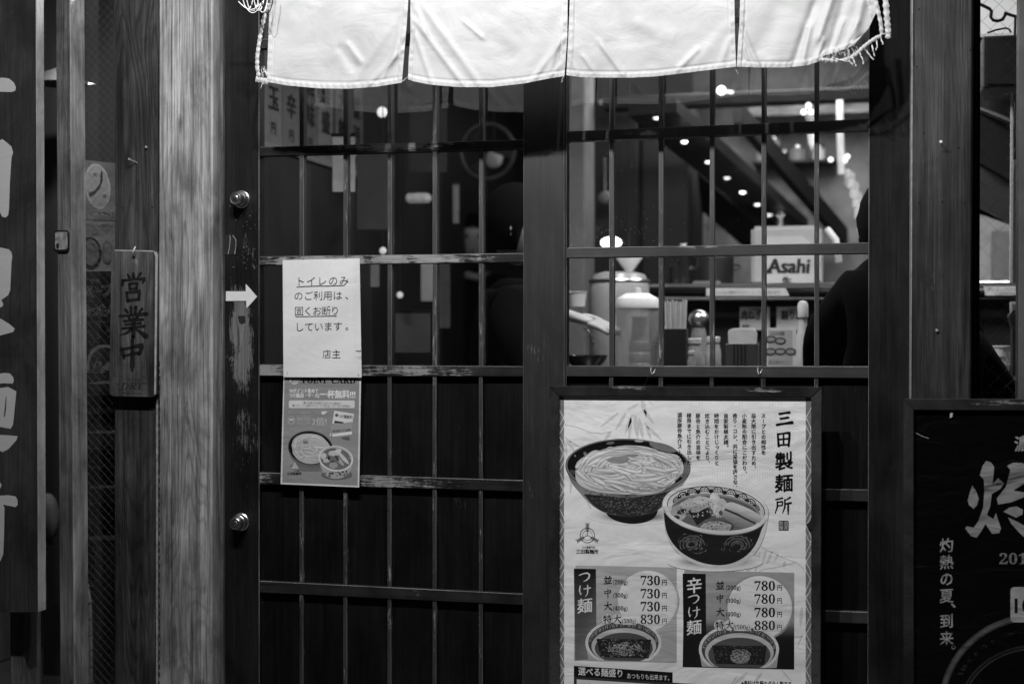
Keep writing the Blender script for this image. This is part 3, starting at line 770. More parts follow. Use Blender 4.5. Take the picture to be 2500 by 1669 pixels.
# ---------------------------------------------------------------- doors
def lerp(a, b, t): return a + (b - a) * t
def door(label, x_out, x_in, x_in2, x_out2, rails, mun, fw, nglass, mats):
    """x_*: (px at y0, px at y1669); rails: (yl_top, yl_bot, yr_top, yr_bot) at x_in, x_in2; mun: left edges"""
    t = thing('lattice_door', ((X(x_out[0]) + X(x_out2[0])) / 2, 0, .03), label, 'door')
    ms, mr, mm = mats
    for a, b, mq in ((x_out, x_in, ms), (x_in2, x_out2, M_stilec if x_out[0] < 1000 else ms)):
        m = MB(); vslab(m, a, b, 0, .036, .032, 2.08); m.build('stile', mq, t, bevel=.0013, edge=M_edge)
    xi, xo = x_in[0], x_in2[0]
    for k, (a, b, c, d) in enumerate(rails):
        MB().slab([(xi + .3, a), (xo - .3, c), (xo - .3, d), (xi + .3, b)], .003, .034).build('rail', mr, t, bevel=.0013, edge=M_edgex)
    # bands between rails
    def yr(x, rail, bot): 
        u = (x - xi) / (xo - xi); a, b, c, d = rail; return lerp(b, d, u) if bot else lerp(a, c, u)
    for k in range(len(rails) - 1):
        top, bot = rails[k], rails[k + 1]; glass = k < nglass
        edges = [xi] + list(mun) + [xo]
        for i, mx in enumerate(mun):
            s = 1 if glass else .85
            x0 = mx if glass else mx + (X_SH(mx))
            MB().slab([(x0, yr(x0, top, 1) - .6), (x0 + fw * s, yr(x0 + fw, top, 1) - .6), (x0 + fw * s, yr(x0 + fw, bot, 0) + .6), (x0, yr(x0, bot, 0) + .6)], .0055, .028 if glass else .018).build('muntin', mm, t, bevel=.0011, edge=M_edge)
        for i in range(len(edges) - 1):
            a, b = edges[i] - (1 if i else -.5), edges[i + 1] + (fw + .5 if i < len(edges) - 2 else -.5)
            b = min(b, xo - .5)
            if i: a = edges[i] + fw * .5
            if i < len(edges) - 2: b = edges[i + 1] + fw * .5 - .4
            q = [(a, yr(a, top, 1) - 3), (b, yr(b, top, 1) - 3), (b, yr(b, bot, 0) + 3), (a, yr(a, bot, 0) + 3)]
            if glass: MB().slab(q, .0285, .0315).build('glass_pane', M_glass, t)
            else: MB().slab(q, .0185 + random.uniform(0, .0008), .028).build('wood_panel', M_panel, t)
    return t
X_SH = lambda x: 0
railsL = [(-165, -145, -195, -172), (96, 118, 70, 92), (359, 381, 341, 363), (626, 648, 618, 640), (890, 917, 894, 919), (1153, 1181, 1172, 1199), (1417, 1445, 1449, 1476), (1680, 1710, 1722, 1752), (1885, 1925, 1925, 1965)]
dL = door('left lattice door with worn rails, carrying the toilet notice and two locks', (545, 545), (632.5, 633), (1278.5, 1275.5), (1378, 1376), railsL, [731, 838, 946, 1056, 1169], 10.6, 4, (M_stile, M_rail, M_munt))
railsR = [(-235, -210, -280, -252), (40, 64, 5, 31), (321, 345, 290, 318), (605, 630, 592, 619), (893, 919, 894, 923), (1180, 1207, 1195, 1224), (1468, 1496, 1493, 1522), (1755, 1785, 1790, 1820), (1905, 1945, 1940, 1980)]
dR = door('right lattice door with clear panes, behind the framed white menu board', (1378.8, 1377), (1384, 1382), (2122, 2118), (2224, 2220), railsR, [1487, 1608, 1732.5, 1859, 1988], 11.6, 4, (M_stile2, M_rail2, M_munt))
# stile end post at far side of right door is met by the right post

# locks, pull, strike on left door
def deadbolt(px, py):
    c = P(px, py, 0)
    lk = MB().lathe(c, [(.0225, .0), (.0225, .003), (.0205, .0045), (.0195, .020), (.0185, .021), (.0180, .0215)], 40, 'Y').build('lock', M_metal, dL, bevel=0)
    MB().lathe(c, [(.0176, .0210), (.0182, .0225), (.0160, .0360), (.0148, .0375), (.0135, .0372), (.0128, .0378), (.0078, .0380)], 40, 'Y').build('ring', M_metal, lk)
    MB().lathe(c, [(.0072, .0368), (.0070, .0390), (.0058, .0396), (.0, .0396)], 24, 'Y').build('cylinder', M_metal, lk)
    a = c + Vector((0, -.0398, 0)); MB().box((a.x - .0008, a.y - .0003, a.z - .003), (a.x + .0008, a.y, a.z + .003)).build('keyhole', M_black, lk)
deadbolt(590, 487); deadbolt(589, 1273)
# recessed finger pull worn into the stile
m = MB(); n = 14
cx = lambda v: 587 + 3 * math.sin(v * 3.1) - 4 * v
rows = []
for j in range(n + 1):
    v = j / n; y = 776 + v * 82; wd = 9 * (1 - .35 * v) * (.6 + .4 * math.sin(math.pi * min(1, v * 1.3 + .25)))
    rows.append([P(cx(v) - wd, y, -.0008), P(cx(v) - wd * .45, y, -.0012), P(cx(v) + wd * .45, y, -.0012), P(cx(v) + wd, y, -.0008)])
b = len(m.v)
for r_ in rows: m.v += r_
for j in range(n):
    for i in range(3): a = j * 4 + i; m.f.append((a, a + 1, a + 5, a + 4))
pull = m.build('finger_pull', wood('bare_pull_wood', .10, .26, 'Z', rough=.6, bump=.7, seed=12, cath=.9), dL, smooth=True)
MB().slab([(581, 771), (598, 771), (599, 786), (590, 792), (583, 786)], -.0016, .004).build('recess', M_black, pull)
MB().slab([(577, 772), (580, 790), (583, 806), (584, 840), (580, 862), (577, 868), (580, 838), (579, 810)], -.003, .002).build('lip', M_batten, pull)
# strike plate with scratches
sp = MB().slab([(545.5, 573), (571, 574), (576, 582), (577, 600), (574, 621), (545.5, 621)], -.0012, .004).build('strike_plate', M_black, dL)
m = MB(); m.tube([P(561, 574, -.002), P(562, 585, -.002), P(560, 605, -.002), P(557, 620, -.002)], .0007, 5); m.tube([P(568, 574, -.002), P(576, 586, -.002), P(576, 600, -.002), P(573, 621, -.002)], .0008, 5)
m.build('bare_edge', ep, sp)
# hand scratched marks on the stile
m = MB()
for k in range(46):
    x, y = random.choice([(random.uniform(588, 622), random.uniform(598, 634)), (random.uniform(560, 628), random.uniform(640, 655)), (random.uniform(560, 625), random.uniform(500, 560)), (random.uniform(548, 566), random.uniform(868, 890))])
    L = random.uniform(1.5, 6); a = random.choice((0, 1.45, 1.6)) + random.uniform(-.2, .2)
    q = [(x, y), (x + L * math.cos(a), y + L * math.sin(a)), (x + L * math.cos(a) + .6, y + L * math.sin(a) + .7), (x + .4, y + .9)]
    m.slab(q, -.0006, .0004)
m.build('scratches', plain('scratched_wood', .2, .7), dL, kind='stuff')

m = MB()
for k in range(150):
    cxx, cyy, sx, sy = random.choice(((1432, 585, 26, 16), (1470, 568, 14, 22), (1560, 560, 40, 20), (1900, 500, 160, 60), (1600, 420, 160, 80)))
    x, y = random.gauss(cxx, sx), random.gauss(cyy, sy)
    if y > 603 or x < 1386 or x > 2115: continue
    q = random.uniform(.4, 1.3) * (1 if cxx < 1500 else .8); m.slab([(x - q / 2, y - q / 2), (x + q / 2, y - q / 2), (x + q / 2, y + q / 2), (x - q / 2, y + q / 2)], .0281, .0284)
m.build('dust_specks', plain('dust', .5, .9), dR, kind='stuff')
# arrow sticker
t = thing('arrow_sticker', at(590, 724), 'white arrow sticker pointing right on the left door stile', 'sticker')
ar = [(551.5, 711), (600, 711), (600, 693), (627.5, 724), (602, 752.5), (601, 734), (551.5, 734.5)]
MB().slab(ar, -.0018, -.0006).build('arrow', plain('worn_white_vinyl', .62, .45, var=.16, scale=18, bump=.2), t)

# ---------------------------------------------------------------- toilet notice
def nsurf(x, y):
    u, v = (x - 690) / 190, (y - 633) / 285
    s = -.012 - .0010 * math.sin(6 * v + 2 * u) - .0005 * math.sin(9 * u + 5 * v)
    if u > .9: s -= .05 * (u - .9) ** 1.3 * (1 if v < .85 else .3)
    return s - .002 * (1 - u) * v
t = thing('toilet_notice', at(786, 780, -.012), 'white paper notice with handwritten-style toilet message taped to the left door', 'notice')
quad = [(690, 635), (878, 631), (880, 921), (692, 920)]
p = Print(nsurf); p.lay = 0
def quadfn(t0, c):
    return c
p.grid(0, 0, 1, 1, 34, 40, lambda u, v: .955 - .02 * math.sin(9 * v + 5 * u), quad=[(690, 635), (878, 630.5), (883, 921), (692, 920)])
M_paper = print_mat('notice_paper', .42, .16)
sheet = p.build('paper_sheet', M_paper, t)
p = Print(nsurf); p.up(9)
def nline(txt, xs, y, size, off=.0):
    for ch, x in zip(txt, xs): p.char(ch, x, y, size, .17, off, .03)
s_ = 20
def txt(s, x0, x1, y, sz, dy=0):
    n = len(s)
    for i, ch in enumerate(s):
        x = lerp(x0, x1, i / (n - 1)); dx = 0; yy = y + dy * i
        if ch in '、。': 
            p.char(ch, x + sz * .25, yy, sz, .15, -.004, 0, rot=360)
        else: p.char(ch, x, yy, sz, .15, -.006, .02, rot=360 if ch == 'ー' else 0)
txt('トイレのみ', 733, 840, 687, 25, -.6); txt('のご利用は、', 729, 848, 722, 24, -.3)
txt('固くお断り', 730, 818, 759, 24, -.3); txt('しています。', 731, 848, 798, 24, -.5); txt('店主', 798, 821, 864, 23)
p.stroke([(724, 700.5), (745, 699), (775, 698), (800, 698), (841, 696.5)], [1.6, 2], .15)
p.stroke([(721, 773), (760, 772), (790, 771.5), (822, 771)], [1.2, 2], .2)
p.build('lettering', M_paper, t)
p = Print(nsurf); p.up(9); p.stroke([(868, 857), (873, 856), (878, 857.5), (881, 856)], [1, 2.6], .25); p.build('tear', M_paper, t)
for px, py in ((701, 909), (875, 914)): MB().lathe(P(px, py, -.0165), [(.0012, 0), (.0009, .0006), (0, .0007)], 8, 'Y').build('pin', M_dkmetal, t)

# ---------------------------------------------------------------- point card flyer
FL = -.0065
def fsurf(x, y): return FL
t = thing('point_card_flyer', at(780, 1050, FL), 'grey printed point card flyer with noodle bowls below the white notice', 'flyer')
fq = [(693, 895), (882, 895), (877, 1189), (685, 1181)]
p = Print(fsurf); p.lay = 0; p.grid(0, 0, 1, 1, 4, 6, lambda u, v: .93, quad=fq); p.up()
p.grid(0, 0, 1, 1, 8, 16, lambda u, v: .60 + .04 * math.exp(-((v - .75) / .2) ** 2), quad=[(695, 897), (878, 897), (873, 1185), (689, 1177)])
p.build('paper_sheet', M_gloss, t)
p = Print(fsurf); p.up(4)
p.ell(719, 923, 13, 15, .88); p.up(); p.row('無料', 710, 934, 730, 11, .4, .01)
p.row(SF('POINT'), 738, 934, 798, 15, .07, .015, .01); p.row(SF('CARD'), 809, 935, 868, 15, .07, .015, .01)
p.row('20ポイント集めて', 706, 958, 777, 10, .95, .035, .004); p.row('つけ麺(並・中・大)', 706, 969, 779, 10.5, .95, .035, .004)
p.row('一杯無料!!!', 782, 970, 867, 18, .97, .045, .004)
p.poly(rrect(705, 977, 866, 996, 4), .90); p.up(); p.row('●お食事700円毎にスタンプ1個捺印', 741, 985.5, 832, 6, .5, .0, .02); p.row('●スタンプ10個貯まるとつけ麺(並・中・大)一杯無料', 714, 992, 855, 6, .5, 0, .015)
p.row('店内すべての店舗で使用できます。', 704, 1008.5, 781, 5.5, .80, 0, .008); 
p.poly([(784, 1005), (790, 1003), (799, 1004), (799, 1006), (794, 1008), (794, 1011), (786, 1012)], .92)
p.ring(711, 1026, 8, 9, 1.2, .84); p.ell(711.5, 1024, 6, 3, .84)
p.row('雨の日は', 725, 1026, 757, 9, .80, .01); p.row('ポイント', 724, 1036, 757, 9, .80, .01); p.row('2倍!', 761, 1037, 797, 18, .80, .02)
p.build('lettering', M_gloss, t)
p = Print(fsurf); p.up(4)
p.poly([(816, 1002), (864.5, 1010), (860, 1034), (811, 1034)], .92); p.up(); p.ell(822, 1013, 4, 4, .4); p.row('つけ麺無料!', 827, 1019, 861, 8, .2, .02, .08)
p.poly([(817, 1026), (839, 1030), (839, 1033), (816, 1033)], .25); p.up(); p.poly([(806, 1037), (860, 1029), (860, 1052), (808, 1066)], .66); p.up(); p.row(SF('POINT CARD'), 812, 1056, 857, 6, .2, .01, -.1)
p.poly([(811, 1059), (859, 1052.5), (859, 1060), (812, 1066)], .95); p.up(); p.poly([(832, 1068), (853, 1065), (853, 1073), (845, 1073)], .42); p.poly([(806, 1054), (808, 1064), (805, 1065)], .95)
p.build('card_picture', M_gloss, t)

def noodles(p, cx, cy, rx, ry, rot=0, n=46, wd=6, seed=1, hi=.93, lo=.60, a_off=0):
    rnd = random.Random(seed); c, s = math.cos(R(rot)), math.sin(R(rot))
    for k in range(n):
        v = rnd.uniform(hi - .10, hi); e = lo + rnd.uniform(-.08, .08); w_ = wd * rnd.uniform(.8, 1.15)
        if k > n * .35 and rnd.random() < .6:
            x, y = cx + rnd.uniform(-.80, .50) * rx, cy + rnd.uniform(-.30, .62) * ry; a = rnd.uniform(.0, .5); L = rnd.uniform(.35, .8) * rx; cv = rnd.uniform(-.6, .45)
            pts = [(x + L * i / 10 * math.cos(a + cv * i / 10), y + L * i / 10 * math.sin(a + cv * i / 10) * .8) for i in range(11)]
            pts = [q_ for q_ in pts if ((q_[0] - cx) / rx) ** 2 + ((q_[1] - cy) / ry) ** 2 < .88]
            if len(pts) < 5: continue
        else:
            q = 1 - .75 * (k / n); r = q + rnd.uniform(-.06, .02); a0 = rnd.uniform(0, 6.28); ln = rnd.uniform(.6, 1.5); dr = rnd.uniform(-.25, .12); pts = []
            for i in range(11):
                a = a0 + ln * i / 10; rr = min(.96, max(.05, r + dr * i / 10)) * (1 + .03 * math.sin(a * 5 + k))
                x, y = rx * rr * math.cos(a), ry * rr * math.sin(a) - ry * .10 * (1 - rr)
                pts.append((cx + x * c - y * s, cy + x * s + y * c))
        m_ = len(pts); p.strand(pts, [w_ * (.45 + .6 * math.sin(math.pi * (i + .5) / m_)) for i in range(m_)], e, v); p.up(1)

Print.STEP = .000005
p = Print(fsurf); p.lay = 70
p.ell(760, 1138, 52, 12, .50); p.up(); p.soft([(703, 1090), (712, 1118), (735, 1137), (770, 1142), (800, 1134), (806, 1100)], .46); p.up(); p.ell(758, 1093, 55.5, 42, .38, rot=8); p.up(); p.ell(758, 1093, 53.5, 40, .10, rot=8); p.up()
p.soft([(712, 1085), (718, 1070), (735, 1060), (758, 1058), (782, 1063), (797, 1076), (805, 1088), (804, 1104), (796, 1118), (775, 1130), (750, 1131), (728, 1122), (715, 1106)], .80); p.up()
noodles(p, 758, 1095, 44, 34, 8, 44, 7, 3, .92, .66)
p.ell(746, 1079, 7, 4.5, .55); p.up()
p.ell(822, 1158, 38, 12, .46); p.up(); p.soft([(779, 1120), (785, 1145), (800, 1163), (822, 1168), (845, 1161), (858, 1143), (861, 1120)], .72); p.up()
for k in range(26): p.ell(random.uniform(792, 850), random.uniform(1148, 1162), random.uniform(2, 4), random.uniform(1, 3), random.choice((.25, .35, .6)), n=7)
p.up(); p.ell(820, 1119, 42.5, 31, .93, rot=8); p.up(); p.ell(820, 1119, 38, 27, .42, rot=8); p.up(); p.ring(820, 1116, 36, 24, 4, .72, rot=8, a0=180, a1=360); p.up(); p.ell(821, 1122, 35, 23, .50, rot=8); p.up()
for x, y, rx, ry, v, rt in ((790, 1113, 7, 8, .86, 10), (797, 1124, 8, 5, .84, -10), (815, 1106, 14, 7, .80, 0), (826, 1100, 8, 5, .88, 0), (838, 1117, 20, 4.5, .86, 48), (829, 1124, 16, 4, .76, 48), (814, 1135, 11, 8, .70, 0), (803, 1118, 3, 5, .25, 0), (823, 1118, 3, 9, .30, -35), (812, 1126, 6, 2, .3, 0)): p.ell(x, y, rx, ry, v, rot=rt, n=14, wob=.06); p.up()
p.poly([(720, 1127), (730, 1144), (710, 1144)], .78); p.row('つけ麺', 716, 1151, 731, 4, .25); p.row('三田製麺所', 701, 1158, 736, 6, .18, .03); p.row('ご来店お待ちしています', 700, 1169, 739, 4, .75)
p.build('bowl_picture', M_gloss, t)
Print.STEP = .00008

# ---------------------------------------------------------------- framed menu board
t = thing('framed_menu_board', at(1672, 1300, -.08), 'framed white noodle menu board hanging in front of the right lattice door', 'menu board')
YF, YM = -.088, -.074
FRm = [((1340, 942.5), (2006, 945.5), (1980, 970), (1364, 967)), ((1340, 942.5), (1364, 967), (1364, 1720), (1341, 1745)), ((2006, 945.5), (2003, 1765), (1980, 1740), (1980, 970)), ((1341, 1745), (1364, 1720), (1980, 1740), (2003, 1765))]
for i, q in enumerate(FRm):
    fr = [P(x, y, YF) for x, y in q]; inner = {0: (2, 3), 1: (1, 2), 2: (2, 3), 3: (1, 2)}[i]; outer = [k for k in range(4) if k not in inner]
    m = MB(); top = []
    for k, v in enumerate(fr):
        top.append(Vector((v.x, YF + (.006 if k in inner else 0.0), v.z)))
    m.prism(top, [Vector((v.x, -.062, v.z)) for v in fr]); m.build('frame_rail', M_frame, t, bevel=.0012, seg=2)
def msurf(x, y): return YM
Print.ALB = .93
p = Print(msurf); p.lay = 0
def paperv(u, v):
    x, y = 1364 + u * 616, 967 + v * 760
    n = noise.noise(Vector((x / 330, y / 38, 2))) * .5 + noise.noise(Vector((x / 90, y / 30, 7))) * .25
    return .965 + .075 * n
p.grid(1362, 965, 1982, 1745, 60, 90, paperv); p.build('poster_sheet', M_print, t)
# washi background pattern, hexagons, bamboo, borders
p = Print(msurf)
def hexring(cx, cy, r, v, wd=1.3):
    pts = [(cx + r * math.cos(R(60 * k + 30)), cy + r * math.sin(R(60 * k + 30)) * 1.0) for k in range(7)]
    for a, b in zip(pts, pts[1:]):
        if all(1655 < q[0] < 1964 and 974 < q[1] < 1245 for q in (a, b)): p.stroke([a, b], wd, v)
for i in range(-1, 5):
    for j in range(-1, 6):
        cx, cy = 1700 + i * 97 + (48 if j % 2 else 0), 985 + j * 84
        fade = .885 + .06 * max(0, min(1, (1800 - cx) / 200 + (cy - 1100) / 300))
        for r in (10, 17, 24, 31, 38, 45, 52): hexring(cx, cy, r, min(.95, fade), 1.1)
p.build('hexagon_pattern', M_print, t)
p = Print(msurf); p.up(2)
def leaf(x0, y0, x1, y1, wd, v): p.stroke([(x0, y0), (lerp(x0, x1, .35), lerp(y0, y1, .35)), (lerp(x0, x1, .7), lerp(y0, y1, .7)), (x1, y1)], [wd * .3, wd, wd * .7, .5], v + .05)
for q in ((1510, 1007, 1465, 1042, 8), (1528, 1007, 1502, 1050, 8), (1544, 1010, 1525, 1060, 10), (1550, 1012, 1557, 1072, 13), (1560, 1020, 1570, 1072, 11), (1540, 1020, 1535, 1075, 9), (1566, 970, 1578, 1022, 12), (1560, 985, 1530, 1000, 6), (1572, 1000, 1597, 1035, 9), (1575, 1030, 1590, 1075, 8), (1580, 1040, 1617, 1075, 8), (1490, 1055, 1475, 1075, 9), (1570, 965, 1597, 990, 3), (1380, 1065, 1405, 1105, 10), (1390, 1075, 1415, 1090, 6), (1378, 1075, 1384, 1110, 9), (1396, 1160, 1392, 1205, 7), (1430, 1215, 1450, 1258, 5)): leaf(*q, .80)
p.stroke([(1378, 1036), (1410, 1042), (1440, 1055), (1470, 1058), (1495, 1052)], 1.4, .78)
for q in ((1855, 1345, 1842, 1400, 9), (1870, 1342, 1862, 1372, 8), (1885, 1345, 1872, 1375, 8), (1900, 1350, 1890, 1370, 5), (1916, 1368, 1913, 1384, 7), (1848, 1350, 1815, 1415, 11), (1958, 1480, 1953, 1530, 9), (1960, 1545, 1945, 1580, 4), (1930, 1555, 1960, 1552, 4), (1825, 1640, 1790, 1669, 9), (1860, 1640, 1838, 1669, 8), (1905, 1630, 1935, 1665, 4), (1800, 1648, 1785, 1669, 5)): leaf(*q, .80)
p.stroke([(1850, 1330), (1880, 1345), (1915, 1362), (1945, 1372), (1964, 1390)], 1.5, .8); p.stroke([(1942, 1372), (1905, 1382), (1860, 1390), (1830, 1410)], 1.3, .8)
p.build('bamboo_picture', M_print, t)
p = Print(msurf); p.up(3)
for x0, x1, sgn in ((1363, 1377, 1), (1967, 1981, -1)):
    p.grid(x0, 968, x1, 1745, 1, 40, lambda u, v: .55)
    p.up()
    for k in range(260):
        y = 972 + k * 3; ph = (k // 14) % 3; x = random.uniform(x0 + 1, x1 - 5)
        if ph == 0: p.stroke([(x0 + 1, y), (x1 - 1, y + 4)], .9, .36)
        elif ph == 1: p.stroke([(x0 + 1, y + 3), ((x0 + x1) / 2, y - 2), (x1 - 1, y + 3)], .9, .38)
        else: p.ring(x + 2, y, 2.2, 2.2, .8, .36, n=8)
    p.up()
    for k in range(9):
        ya = 985 + k * 88
        xa, xb = (x0 - 1, x1 + 1) if sgn > 0 else (x1 + 1, x0 - 1)
        for s2 in (0, 44):
            pts = [(lerp(xa, xb, .5 - .5 * math.cos(math.pi * 2 * q / 10)) if s2 == 0 else lerp(xb, xa, .45 - .45 * math.cos(math.pi * 2 * q / 10)), ya + s2 * .5 + q * 9) for q in range(11)]
            p.stroke(pts, 1.5, .88)
    p.build('border_pattern', M_print, t); p = Print(msurf); p.up(3)
p = Print(msurf); p.lay = 13
p.brush(K['三'], 1915, 1023, 41, .05); p.brush(K['田'], 1913, 1072, 38, .05)
p.char('製', 1914, 1124, 46, .05, .017, .10); p.char('麺', 1914, 1178, 46, .05, .017, .08); p.brush(K['所'], 1912, 1232, 40, .05)
for tx, x, y, n in (('スープとの相性を', 1863.5, 1008, 8), ('最大限に引き出すため、', 1839.5, 1008, 11), ('小麦粉の配合にこだわり、', 1817, 1008, 12), ('香り・コシ、共に妥協を許さない', 1794, 1008, 15), ('自家製極太麺。', 1772, 1008, 7), ('時間をかけじっくりと', 1749, 1008, 10), ('炊き込むことにより、', 1726.5, 1008, 10), ('豚骨と魚介の旨味を', 1704, 1008, 9), ('極限までに引き出した', 1682, 1007, 10), ('濃厚豚骨魚介スープ。', 1659, 1006, 10)):
    p.col(tx, x, y, 12.2, .10, 12.75 if n != 15 else 12.4, .012, .05, lean=.006)
p.poly(rrect(1901, 1270, 1925, 1293, 2), .25); p.up(); p.char('自', 1919, 1276.5, 10.5, .82); p.char('家', 1919, 1287, 10.5, .82); p.char('製', 1907, 1276.5, 10.5, .82); p.char('麺', 1907, 1287, 10.5, .82)
p.build('lettering', M_print, t)
# logo of three ears of wheat
p = Print(msurf); p.up(3); lx, ly = 1434, 1306
p.ring(lx, ly, 17.5, 18, 1.6, .30); p.ring(lx, ly, 12, 12, .8, .5)
for a in (-90, 30, 150):
    c, s = math.cos(R(a)), math.sin(R(a)); ex, ey = lx + 29 * c, ly + 29 * s
    p.stroke([(lx, ly), (ex, ey)], 1.4, .3)
    for k in range(7):
        bx, by = lx + (9 + k * 3) * c, ly + (9 + k * 3) * s
        for sg in (-1, 1): p.stroke([(bx, by), (bx + 4 * c - sg * 4.5 * s, by + 4 * s + sg * 4.5 * c)], 1.2, .34)
p.row('つけ麺専門店', 1421, 1338, 1453, 5.5, .2, .01); p.row('三田製麺所', 1407, 1350, 1461, 10, .12, .035)
p.build('logo', M_print, t)

Print.STEP = .000004
# big noodle bowl
p = Print(msurf); p.lay = 80
for k in range(28): p.ell(1550, 1254 + k * .3, 122 - k * 2.6, 27 - k * .8, .972 - .45 * (k / 27) ** 1.9); p.up()
p.soft([(1476, 1240), (1484, 1258), (1505, 1271), (1540, 1278), (1575, 1274), (1598, 1262), (1606, 1240), (1590, 1225), (1490, 1225)], .12); p.up()
p.soft([(1384, 1150), (1396, 1178), (1418, 1205), (1440, 1228), (1470, 1248), (1505, 1258), (1545, 1261), (1585, 1255), (1612, 1240), (1640, 1213), (1665, 1185), (1683, 1155), (1680, 1130)], [.45, .50, .60, .58, .40, .25, .18, .18, .30, .45, .62, .60, .45]); p.up()
p.soft([(1425, 1205), (1448, 1232), (1480, 1250), (1540, 1259), (1590, 1250), (1622, 1224), (1640, 1200), (1540, 1216)], .20); p.up()
rnd = random.Random(5)
for k in range(420):
    a = rnd.uniform(20, 160); rr = rnd.uniform(.75, 1.0); y = 1195 + 60 * rnd.random() ** 1.4; wv = 110 * (1 - (y - 1195) / 105)
    x = 1533 + rnd.uniform(-1, 1) * wv
    p.ell(x, y, rnd.uniform(1, 3), rnd.uniform(.8, 2), rnd.choice((.30, .38, .46, .12)), n=6)
p.up(); p.ell(1533, 1139, 153, 69, .30, rot=1.5, n=64); p.up(); p.ell(1533, 1138, 151, 67, .52, rot=1.5, n=64); p.up(); p.ell(1533, 1137.5, 148, 64.5, .09, rot=1.5, n=64); p.up()
for x, y, rx, ry, v, r_ in ((1560, 1076, 11, 3, .72, 2), (1490, 1081, 10, 3, .45, -8), (1618, 1091, 34, 9, .50, 16), (1429, 1108, 4, 6, .5, -30), (1404, 1112, 2, 2, .6, 0), (1398, 1152, 8, 5, .3, 40), (1672, 1145, 8, 22, .45, 20)): p.ell(x, y, rx, ry, v, rot=r_); p.up()
mound = [(1405, 1150), (1407, 1172), (1420, 1186), (1445, 1197), (1480, 1203), (1530, 1206), (1575, 1202), (1620, 1190), (1650, 1172), (1667, 1152), (1667, 1130), (1656, 1112), (1635, 1106), (1612, 1102), (1600, 1096), (1572, 1089), (1545, 1087), (1522, 1087), (1506, 1092), (1488, 1090), (1470, 1099), (1450, 1099), (1430, 1112), (1420, 1128), (1409, 1136)]
p.soft(mound, .84, corner=False); p.up()
noodles(p, 1537, 1148, 131, 57, 2, 150, 12, 11, .95, .62)
p.soft([(1480, 1122), (1492, 1116), (1520, 1112), (1545, 1108), (1560, 1111), (1540, 1118), (1530, 1128), (1510, 1132), (1490, 1128)], .60); p.up()
for k in range(30):
    x, y = rnd.uniform(1532, 1590), rnd.uniform(1112, 1130); a = rnd.uniform(-.6, .6)
    p.stroke([(x, y), (x + 7 * math.cos(a), y + 5 * math.sin(a)), (x + 13 * math.cos(a + .3), y + 9 * math.sin(a + .3))], [2, 4, 1.5], rnd.choice((.88, .95, .78))); p.up()
p.build('bowl_picture', M_print, t)
# soup bowl
p = Print(msurf); p.lay = 240
for k in range(28): p.ell(1745, 1370, 118 - k * 2.4, 24 - k * .7, .972 - .5 * (k / 27) ** 1.9); p.up()
p.soft([(1618, 1236), (1622, 1285), (1634, 1322), (1655, 1350), (1690, 1372), (1735, 1384), (1785, 1383), (1825, 1366), (1852, 1338), (1868, 1300), (1877, 1255)], .86); p.up()
p.soft([(1620, 1250), (1626, 1292), (1640, 1322), (1664, 1348), (1700, 1368), (1740, 1378), (1780, 1376), (1816, 1360), (1842, 1333), (1858, 1296), (1862, 1262), (1750, 1300)], .14); p.up()
for k in range(170):
    cx0, cy0 = rnd.choice(((1690, 1328), (1800, 1332))); a = rnd.uniform(0, 6.3); rr = rnd.uniform(.15, 1)
    x, y = cx0 + 40 * rr * math.cos(a), cy0 + 32 * rr * math.sin(a) * .9
    if y > 1372 - abs(x - 1745) * .45 or y < 1303: continue
    p.stroke([(x, y), (x + 5 * math.cos(a + 1.5), y + 4 * math.sin(a + 1.5)), (x + 9 * math.cos(a + 1.9), y + 8 * math.sin(a + 1.9))], [.8, 2.0, .6], rnd.choice((.32, .42, .50, .26)))
p.up()
for cx0, a0, a1 in ((1690, 150, 360), (1800, 180, 380)):
    for rr in (30, 22, 14): p.ring(cx0, 1330, rr, rr * .75, 2.2, .40, a0=a0, a1=a1, n=18)
p.up(); p.ell(1747, 1241, 131, 63, .78, rot=6, n=64); p.up(); p.ell(1747, 1240, 129, 61, .93, rot=6, n=64); p.up(); p.ell(1748, 1240, 121, 53.5, .86, rot=6, n=64); p.up(); p.ring(1748, 1240, 119, 52, 1.8, .15, rot=6, a0=172, a1=368); p.up()
c6, s6 = math.cos(R(6)), math.sin(R(6))
for k in range(9):
    a = R(190 + k * 20); 
    def E(rr, ang, lift=0): x, y = 119 * rr * math.cos(ang), 51 * rr * math.sin(ang); return (1748 + x * c6 - y * s6, 1240 + x * s6 + y * c6)
    mid = E(.80, a)
    for rr, wd in ((1.0, 2.6), (.62, 1.6)):
        pts = []
        for q in range(11):
            b = math.pi * q / 10; pts.append((mid[0] + 12 * rr * math.cos(b), mid[1] + 2 - 13 * rr * math.sin(b)))
        p.stroke(pts, wd, .15)
    p.stroke([(mid[0], mid[1] + 1), (mid[0], mid[1] - 9)], 1.2, .15)
    m2 = E(.80, a + R(10)); p.ell(m2[0], m2[1], 6, 5, .12, n=10)
    for q in range(5): b = math.pi * (q + 1) / 6; p.stroke([(m2[0] + 6 * math.cos(b), m2[1] - 5 * math.sin(b)), (m2[0] + 12 * math.cos(b), m2[1] - 12 * math.sin(b))], 1.1, .2)
p.up(); p.ring(1748, 1244, 106, 44, 1.6, .2, rot=6, a0=175, a1=365); p.up(); p.ell(1748, 1249, 109, 44, .62, rot=6, n=48); p.up(); p.ell(1747, 1252, 106, 42, .42, rot=6, n=48); p.up()
